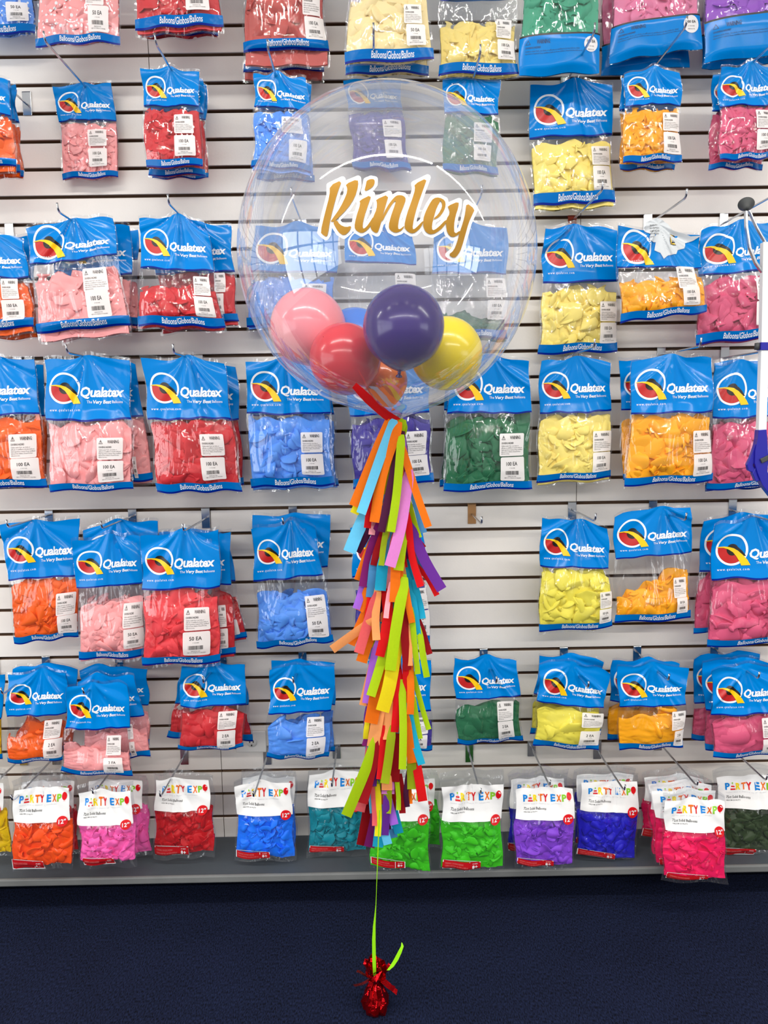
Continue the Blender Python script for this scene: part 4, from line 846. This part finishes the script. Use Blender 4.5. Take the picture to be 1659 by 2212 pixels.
def small_balloon(colour, px, py, rpx, Yo, kdir, label, rough=.22):
    c = at(px, py, YB + Yo); r = rpx * axd(YB + Yo, px, py)
    e = c - cB; g = math.sqrt((e.x / RX) ** 2 + (e.y / RX) ** 2 + (e.z / RZ) ** 2)
    lim = 1 - 1.05 * r / ((RX + RZ) / 2) - .01
    if g > lim: c = cB + e * (lim / g)               # rests against the inside of the bubble
    o = empty('latex_balloon', c, label, 'balloon', 'small balloons inside the bubble')
    m = mat('balloon_' + label.split()[1] + label.split()[0], colour, rough, spec=.5, coat=.3)
    pr = []
    for i in range(29):
        a = math.pi * i / 28; z = math.cos(a) * 1.0; q = math.sin(a)
        if a > 2.2: t = (a - 2.2) / (math.pi - 2.2); q *= 1 - .25 * t; z -= .12 * t * t
        pr.append((max(q, .012) * r, z * r * 1.03))
    R = Vector((0, 0, -1)).rotation_difference(Vector(kdir)).to_matrix().to_4x4()
    b = MB(); b.lathe(pr, n=40); x = b.done('latex_skin', m, o, True); x.matrix_local = R
    b = MB(); b.lathe([(.012 * r, -1.13 * r), (.05 * r, -1.17 * r), (.04 * r, -1.2 * r), (.03 * r, -1.21 * r), (.085 * r, -1.27 * r), (.09 * r, -1.285 * r), (.02 * r, -1.28 * r)], n=14)
    x = b.done('knot', m, o, True); x.matrix_local = R
small_balloon((250, 148, 158), 662, 711, 81, .055, (.5, .35, -1), 'light pink small balloon inside the clear bubble, left')
small_balloon((224, 48, 58), 746, 776, 77, -.05, (.5, .6, -.5), 'coral red small balloon inside the bubble, below the pink one')
small_balloon((52, 20, 116), 872, 707, 88, -.16, (-.1, .45, -1), 'deep purple small balloon at the front inside the bubble')
small_balloon((254, 226, 0), 964, 764, 78, .0, (.2, .6, -.5), 'bright yellow small balloon inside the bubble, right')
small_balloon((70, 130, 226), 768, 742, 74, .13, (.2, -.1, -1), 'medium blue small balloon peeking out behind purple and pink ones')
small_balloon((246, 130, 50), 826, 822, 54, .045, (.35, -.2, -1), 'orange small balloon lowest inside the bubble near its neck')

# tissue tassel
TC = dict(OR=(242, 118, 18), LO=(255, 166, 100), SB=(104, 200, 240), TQ=(30, 168, 205), LG=(172, 208, 18), YL=(244, 226, 30), RD=(226, 20, 26), DR=(150, 12, 22), PU=(104, 44, 148),
          PK=(218, 128, 204), LV=(170, 104, 222), MB=(84, 152, 205), MG=(132, 32, 112), CO=(236, 100, 104), PL=(246, 160, 172), DP=(78, 26, 62), OL=(150, 170, 20))
for k, c in TC.items():
    m = mat('tissue_' + k, c, .75, spec=.2, noise=(220, .08))
    nt = m.node_tree; bs = nt.nodes['Principled BSDF']; tl = nt.nodes.new('ShaderNodeBsdfTranslucent'); tl.inputs[0].default_value = lin(c)
    mx = nt.nodes.new('ShaderNodeMixShader'); mx.inputs[0].default_value = .25
    nt.links.new(bs.outputs[0], mx.inputs[1]); nt.links.new(tl.outputs[0], mx.inputs[2]); nt.links.new(mx.outputs[0], nt.nodes['Material Output'].inputs[0])
tas = empty('tissue_tassel', at(860, 908, YB), 'long multicoloured tissue paper tassel hanging under the clear bubble', 'tassel')
def strip(col, pts, w, lay, rnd, parent, s=1.0, ox=0, oy=0, tie_end=True):
    P = [Vector((ox + x / s, oy + y / s)) for x, y in pts]; w = w / s
    if len(P) == 2: P = [P[0], (P[0] + P[1]) / 2 + Vector((rnd.uniform(-4, 4), 0)), P[1]]
    if tie_end:                                      # the upper end tucks in under the tier above
        d0 = (P[0] - P[1]).normalized() * 34; e0 = P[0] + d0
        if e0.y < 906: e0 = P[0] + d0 * max(0, (P[0].y - 906) / max(1, P[0].y - e0.y))
        if (e0 - P[0]).length > 3: P = [e0] + P
    n = 12; C_ = []
    for i in range(n + 1):                          # quadratic / poly interpolation
        t = i / n * (len(P) - 1); k = min(int(t), len(P) - 2); u = t - k
        p0 = P[max(k - 1, 0)]; p1 = P[k]; p2 = P[k + 1]; p3 = P[min(k + 2, len(P) - 1)]
        C_.append(.5 * ((2 * p1) + (p2 - p0) * u + (2 * p0 - 5 * p1 + 4 * p2 - p3) * u * u + (3 * p1 - p0 - 3 * p2 + p3) * u ** 3))
    v = []; tw = rnd.uniform(-.5, .5); y0 = YB - .022 - .009 * lay + .00005 * (P[0].y - 900)
    ph = rnd.uniform(0, 6)
    for i, c in enumerate(C_):
        a = C_[max(i - 1, 0)]; e = C_[min(i + 1, n)]; d = (e - a).normalized(); nn = Vector((-d.y, d.x))
        t = i / n; ww = w * (.55 + .45 * min(1, t * 4)) if tie_end else w
        y = y0 - .012 * t * (lay - 1) / 2 + .004 * math.sin(ph + t * 4)
        mpp = .001
        for sd in (-.5, 0, .5):
            q = c + nn * ww * sd * 1.12
            v.append(at(q.x, q.y, y + tw * sd * ww * mpp - (0.0018 if sd == 0 else 0)) - tas.location)
    f = [(i * 3 + j, i * 3 + j + 1, i * 3 + j + 4, i * 3 + j + 3) for i in range(n) for j in range(2)]
    o = mk('strip', v, f, MATS['tissue_' + col], parent)
    return o
A = [('OR',[(760,270),(630,560),(400,1120)],85,2),('SB',[(800,300),(680,620),(480,1200)],90,3),('YL',[(720,500),(560,850),(410,1200)],80,1),('RD',[(700,680),(600,950),(545,1350)],65,2),
     ('OR',[(830,400),(700,800),(620,1290)],95,3),('LG',[(900,300),(800,600),(720,1000)],75,2),('DP',[(880,500),(800,850),(690,1390)],72,3),('LG',[(890,540),(850,1000),(790,1390)],78,4),
     ('OR',[(930,590),(1060,1000),(1180,1340)],70,3),('MB',[(1020,980),(1080,1200),(1130,1400)],65,1),('SB',[(530,1200),(430,1420),(360,1600)],120,1),('PK',[(960,900),(890,1350),(780,1750)],105,4),
     ('LG',[(925,1350),(900,1550),(870,1790)],92,3),('MG',[(640,1400),(560,1650),(500,1960)],80,2),('DR',[(720,1400),(650,1600),(620,1740)],80,2),('OL',[(740,1380),(710,1560),(690,1740)],55,3),
     ('MB',[(790,1400),(760,1560),(730,1730)],60,2),('RD',[(980,1350),(1010,1650),(1100,1960)],65,3),('PU',[(1030,1430),(1150,1700),(1320,1990)],98,3),('RD',[(1090,1780),(1180,1880),(1270,2050)],52,2),
     ('MB',[(1060,1640),(1090,1710),(1130,1790)],60,1),('OR',[(560,1560),(500,1720),(440,1890)],60,1),('LV',[(500,1960),(470,2070),(430,2190)],72,2),('MB',[(610,1780),(595,1920),(580,2070)],90,2),
     ('TQ',[(700,1780),(690,1880),(680,2000)],105,3),('OR',[(840,1790),(835,1960),(825,2120)],92,3),('OR',[(890,1830),(930,1980),(980,2230)],62,2),('TQ',[(950,1800),(990,1950),(1010,2120)],60,1),
     ('TQ',[(1000,1830),(1030,2000),(1060,2220)],60,1),('LG',[(900,1990),(880,2120),(860,2300)],95,3),('LG',[(1000,1150),(1040,1300),(1090,1450)],45,2),('DR',[(960,1130),(1010,1380),(1130,1560)],60,1),
     ('DP',[(560,1380),(520,1460),(440,1600)],70,1),('PL',[(620,1280),(600,1350),(590,1420)],60,2),('CO',[(1000,1500),(1050,1750),(1120,1940)],50,2),('LV',[(930,480),(960,700),(1010,880)],50,1),
     ('DP',[(940,560),(960,800),(1000,960)],50,1),('YL',[(860,640),(780,950),(720,1120)],40,2)]
Bs = [('OR',[(490,20),(460,100),(425,175)],75,2),('LO',[(450,340),(310,440),(165,545)],75,3),('OR',[(490,170),(410,350),(345,500)],70,1),('CO',[(555,140),(480,380),(420,580)],85,3),('RD',[(535,40),(520,150),(500,260)],60,2),
      ('LO',[(595,60),(580,260),(590,455)],68,3),('OR',[(540,380),(490,520),(445,665)],95,2),('LG',[(835,0),(775,350),(720,745)],95,4),('RD',[(695,230),(665,420),(620,610)],80,3),('DR',[(855,140),(860,420),(885,740)],70,3),
      ('PL',[(705,50),(690,150),(680,245)],45,4),('LO',[(900,260),(905,480),(912,700)],45,3),('LG',[(935,290),(960,560),(985,780)],50,3),('TQ',[(930,0),(960,200),(985,410)],58,2),('TQ',[(980,20),(1010,140),(1030,250)],58,2),
      ('OR',[(875,0),(900,140),(930,290)],55,3),('DR',[(1040,400),(1070,500),(1098,590)],52,1),('LG',[(1015,470),(1040,640),(1072,810)],55,3),('LG',[(650,610),(600,780),(535,990)],80,3),('LV',[(580,610),(540,820),(500,1060)],85,2),
      ('LO',[(575,600),(520,830),(462,1080)],70,1),('YL',[(770,560),(710,900),(645,1135)],115,4),('OR',[(620,830),(580,1020),(535,1250)],115,3),('RD',[(800,880),(785,1080),(762,1335)],68,3),('LO',[(700,1120),(705,1260),(708,1405)],100,3),
      ('LO',[(610,1140),(580,1320),(555,1475)],105,2),('RD',[(868,740),(872,900),(872,1055)],55,3),('OR',[(912,750),(918,960),(912,1165)],62,3),('LG',[(838,980),(845,1330),(838,1690)],65,4),('TQ',[(890,1100),(950,1400),(1022,1645)],65,3),
      ('OR',[(885,1290),(905,1450),(930,1630)],75,3),('RD',[(970,1630),(1000,1800),(1032,1995)],80,2),('LG',[(560,1490),(450,1780),(300,2135)],92,3),('DR',[(590,1480),(530,1740),(458,2015)],85,3),('RD',[(655,1420),(640,1600),(620,1785)],60,3),
      ('OL',[(725,1420),(700,1620),(668,1825)],75,4),('LG',[(960,860),(1040,1150),(1090,1310)],45,2),('LG',[(945,1080),(970,1240),(1000,1400)],60,2),('DR',[(785,1390),(775,1600),(762,1810)],80,2),('OL',[(925,1660),(928,1760),(930,1880)],82,2),
      ('PU',[(580,1640),(570,1740),(558,1850)],55,2),('LG',[(555,1860),(575,1940),(590,2005)],115,1),('LO',[(685,1790),(690,1840),(690,1890)],90,3),('PK',[(700,1870),(700,1895),(700,1925)],110,2),('DR',[(825,1880),(832,1990),(838,2110)],55,1),
      ('OL',[(695,1930),(695,2010),(685,2110)],75,2),('PU',[(680,2080),(680,2170),(672,2320)],62,2),('YL',[(605,1980),(610,2150),(600,2330)],55,2),('CO',[(560,1960),(570,2100),(570,2230)],42,2),('DR',[(745,1930),(740,2040),(735,2140)],62,1),
      ('OR',[(900,1880),(905,1950),(910,2020)],45,1),('SB',[(535,1980),(540,2050),(545,2110)],35,1),('LG',[(790,1850),(800,1960),(800,2080)],40,2),('DP',[(880,1830),(870,1920),(885,2050)],45,1),
      ('MB',[(560,440),(545,560),(530,640)],45,1),('MB',[(790,1080),(790,1220),(785,1345)],45,2),('PU',[(510,1080),(490,1200),(490,1340)],40,1),('YL',[(500,1250),(490,1330),(485,1400)],45,1)]
rnd = random.Random(5)
for col, pts, w, lay in A: strip(col, pts, w, lay, rnd, tas, 4.81, 680, 860)
for col, pts, w, lay in Bs: strip(col, pts, w, lay, rnd, tas, 4.424, 680, 1280)
bm_v = []; bm_f = []; bm_m = []; cols = list(TC)
for k in range(84):
    t = (k + .5) / 84; y = 925 + 800 * t; x = 860 - 44 * t + rnd.uniform(-22, 22) * min(1, .25 + t * 3); ln = rnd.uniform(90, 170); sw = rnd.uniform(-34, 34) * min(1, .3 + t * 3)
    o = strip(rnd.choice(cols), [(x, y), (x + sw * .4, y + ln * .5), (x + sw, min(y + ln, 1830))], rnd.uniform(15, 22), rnd.choice((-2, -1, 0, 1)), rnd, tas)
    n = len(bm_v); bm_v += [q.co[:] for q in o.data.vertices]; bm_f += [tuple(i + n for i in p.vertices) for p in o.data.polygons]; bm_m += [o.data.materials[0].name] * len(o.data.polygons)
    bpy.data.objects.remove(o)
nm = sorted(set(bm_m)); o = mk('inner_strips', bm_v, bm_f, [bpy.data.materials[q] for q in nm], tas, [nm.index(q) for q in bm_m]); o['kind'] = 'stuff'
v = []
for x, y, w, dy in ((765, 832, 14, -.20), (779, 846, 18, -.18), (795, 862, 20, -.145), (814, 879, 20, -.10), (834, 896, 20, -.055), (863, 914, 19, -.015)):
    for sd in (-1, 0, 1): v.append(at(x - .5 * w * sd * .62, y + .5 * w * sd * .78, YB + dy - .002 * (sd == 0)) - tas.location)
mk('strip', v, [(i * 3 + j, i * 3 + j + 1, i * 3 + j + 4, i * 3 + j + 3) for i in range(5) for j in range(2)], MATS['tissue_RD'], tas)
strip('LG', [(862, 908), (872, 922), (866, 944)], 15, 1, rnd, tas, tie_end=False)
b = MB(); b.tube([at(857, 905, YB) - tas.location, at(845, 1100, YB) - tas.location, at(835, 1400, YB) - tas.location, at(817, 1790, YB) - tas.location], .0022, 8)
b.done('cord', mat('cord_lime', (150, 210, 30), .5), tas, True)

# lime ribbon
RIB = mat('ribbon_lime', (150, 225, 25), .3, coat=.3)
rb = empty('curling_ribbon', wp, 'lime green curling ribbon running from the tassel down to the red weight', 'ribbon')
def ribbon(name, pts, Y0, Y1):
    v = []
    n = len(pts)
    for i, (x, y, w) in enumerate(pts):
        Y = Y0 + (Y1 - Y0) * i / (n - 1)
        sl = .6 if w < 3 else .25
        v += [at(x - w / 2, y, Y - .0012 * sl) - wp, at(x + w / 2, y, Y + .0012 * sl) - wp]
    mk(name, v, [(2 * i, 2 * i + 1, 2 * i + 3, 2 * i + 2) for i in range(n - 1)], RIB, rb)
ribbon('strand', [(820, 1750, 2.4), (818, 1800, 2.6), (816, 1850, 2.4), (814, 1900, 1.5), (813, 1930, 1.2), (812, 1955, 1.6), (810.5, 1975, 3), (808.5, 2000, 5.5), (807.5, 2030, 7.5), (808, 2070, 8), (809, 2100, 7), (811, 2120, 5)], YB - .02, YB - .014)
ribbon('tail', [(838, 2096, 6), (846, 2088, 9), (855, 2074, 10), (863, 2058, 9), (869, 2044, 6), (868, 2036, 1.5)], YB - .02, YB - .005)

# red foil weight
FOIL = mat('red_foil', (185, 8, 18), .1, metal=.9, bump=(90, .16))
wt = empty('balloon_weight', wp, 'small red foil-wrapped balloon weight standing on the navy carpet', 'weight')
rnd = random.Random(9)
def crumple(prof, n, amp, seed):
    r = random.Random(seed); v = []; k = len(prof)
    fold = [r.uniform(-1, 1) for _ in range(n)]
    for i, (q, z) in enumerate(prof):
        for j in range(n):
            a = 2 * math.pi * (j + .4 * r.uniform(-1, 1)) / n; rr = q * (1 + amp * fold[j]) + amp * .012 * r.uniform(-1, 1)
            v.append((rr * math.cos(a), rr * math.sin(a), z + .003 * r.uniform(-1, 1) * (0 < i)))
    return v, [(i * n + j, i * n + (j + 1) % n, (i + 1) * n + (j + 1) % n, (i + 1) * n + j) for i in range(k - 1) for j in range(n)]
v, f = crumple([(.001, .0015), (.02, .001), (.031, .003), (.034, .012), (.031, .028), (.025, .045), (.017, .06), (.010, .072), (.007, .078)], 26, .16, 3)
v = [(x, y, max(z, .0008)) for x, y, z in v]; mk('wrapped_body', v, f, FOIL, wt, smooth=False)
v, f = crumple([(.007, .077), (.012, .084), (.022, .095), (.028, .108), (.026, .118)], 22, .35, 4)
mk('foil_ruffle', [(x, y, z + .008 * math.sin(5 * math.atan2(y, x)) * (z > .09)) for x, y, z in v], f, FOIL, wt, smooth=False)
b = MB(); b.lathe([(.006, .073), (.0095, .0745), (.0095, .079), (.006, .0805)], n=16); b.done('neck_tie', RIB, wt, True)
for k, (a, e, L_) in enumerate(((-.25, -.25, .05), (-.5, .05, .046), (3.5, .1, .05), (3.0, .45, .045), (1.2, .9, .045), (4.4, .5, .04), (5.3, .75, .045), (2.2, .8, .05), (.5, .6, .045), (1.9, 1.2, .045), (4.9, 1.1, .04))):
    d = Vector((math.cos(a) * math.cos(e), math.sin(a) * math.cos(e), math.sin(e))); sd = Vector((-math.sin(a), math.cos(a), .3)).normalized() * .0068
    v = []
    for i in range(6):
        t = i / 5; c = Vector((0, 0, .080)) + d * (.006 + L_ * t) + Vector((0, 0, .004 * math.sin(t * 5 + k) - .01 * t * t)); v += [c - sd, c + sd]
    mk('foil_strip', v, [(2 * i, 2 * i + 1, 2 * i + 3, 2 * i + 2) for i in range(5)], FOIL, wt)

# ------------------------------------------------------------------ reacher tool at the right edge
YR = -.31
rp = at(1646, 742, YR); rc = empty('reacher_grabber', rp, 'white and navy reacher grabber tool hanging at the right edge', 'tool')
def rq(px, py, dy=0): return at(px, py, YR + dy) - rp
NAVY = mat('navy_plastic', (26, 22, 150), .3, coat=.3); POLEW = mat('pole_white', (238, 238, 238), .35); DARKR = mat('dark_rubber', (62, 64, 64), .6)
def bar(name, pts, wx, wy, m):
    """box-section bar along pixel points with half widths wx (metres, across) and wy (depth)"""
    v = []; n = len(pts)
    for i, p in enumerate(pts):
        c = rq(p[0], p[1], p[2] if len(p) > 2 else 0); w = wx[i] if isinstance(wx, (list, tuple)) else wx
        a = rq(*pts[max(i - 1, 0)][:2]); e = rq(*pts[min(i + 1, n - 1)][:2]); d = (e - a).normalized(); nn = Vector((d.z, 0, -d.x)) * w
        for sx, sy in ((-1, -1), (1, -1), (1, 1), (-1, 1)): v.append(c + nn * sx + Vector((0, wy * sy, 0)))
    f = [(4 * i + j, 4 * i + (j + 1) % 4, 4 * i + 4 + (j + 1) % 4, 4 * i + 4 + j) for i in range(n - 1) for j in range(4)] + [(3, 2, 1, 0), (4 * n - 4, 4 * n - 3, 4 * n - 2, 4 * n - 1)]
    o = mk(name, v, f, m, rc, smooth=False)
    bv = o.modifiers.new('bevel', 'BEVEL'); bv.width = .0012; bv.segments = 2
    return o
bar('pole', [(1654, 524), (1650, 740), (1644, 930)], .0102, .009, POLEW)
bar('collar', [(1650, 740), (1649, 757)], .0125, .012, NAVY)
b = MB(); b.lathe([(0, .014), (.007, .013), (.0075, -.004), (0, -.005)], rq(1636, 752), 16); b.done('collar_clip', DARKR, rc, True)
bar('handle', [(1643, 928), (1643, 948), (1641, 975), (1641, 1000), (1643, 1020), (1652, 1042), (1672, 1066)], [.0105, .0125, .017, .018, .013, .013, .014], .011, NAVY)
bar('trigger', [(1632, 960), (1624, 990), (1618, 1004), (1620, 1012), (1628, 1018)], [.004, .007, .008, .008, .005], .006, NAVY)
bar('trigger_grip', [(1636, 1010), (1630, 1022), (1634, 1034), (1645, 1034)], [.007, .009, .008, .005], .007, NAVY)
bar('lever', [(1643, 996, -.012), (1668, 984, -.012)], .006, .004, DARKR)
bar('jaw_arm', [(1611, 452), (1612, 490), (1619, 535), (1632, 568), (1648, 590)], .0032, .005, CHROME)
bar('jaw_arm', [(1618, 455), (1632, 487), (1646, 512), (1654, 526)], .0022, .005, CHROME)
b = MB(); b.lathe([(.0, .012), (.006, .012), (.0085, .006), (.012, .0), (.019, -.008), (.020, -.010), (.0, -.006)], (0, 0, 0), 24)
o = b.done('suction_cup', DARKR, rc, True); o.location = rq(1612, 446); o.rotation_euler = (math.radians(40), math.radians(-160), 0)
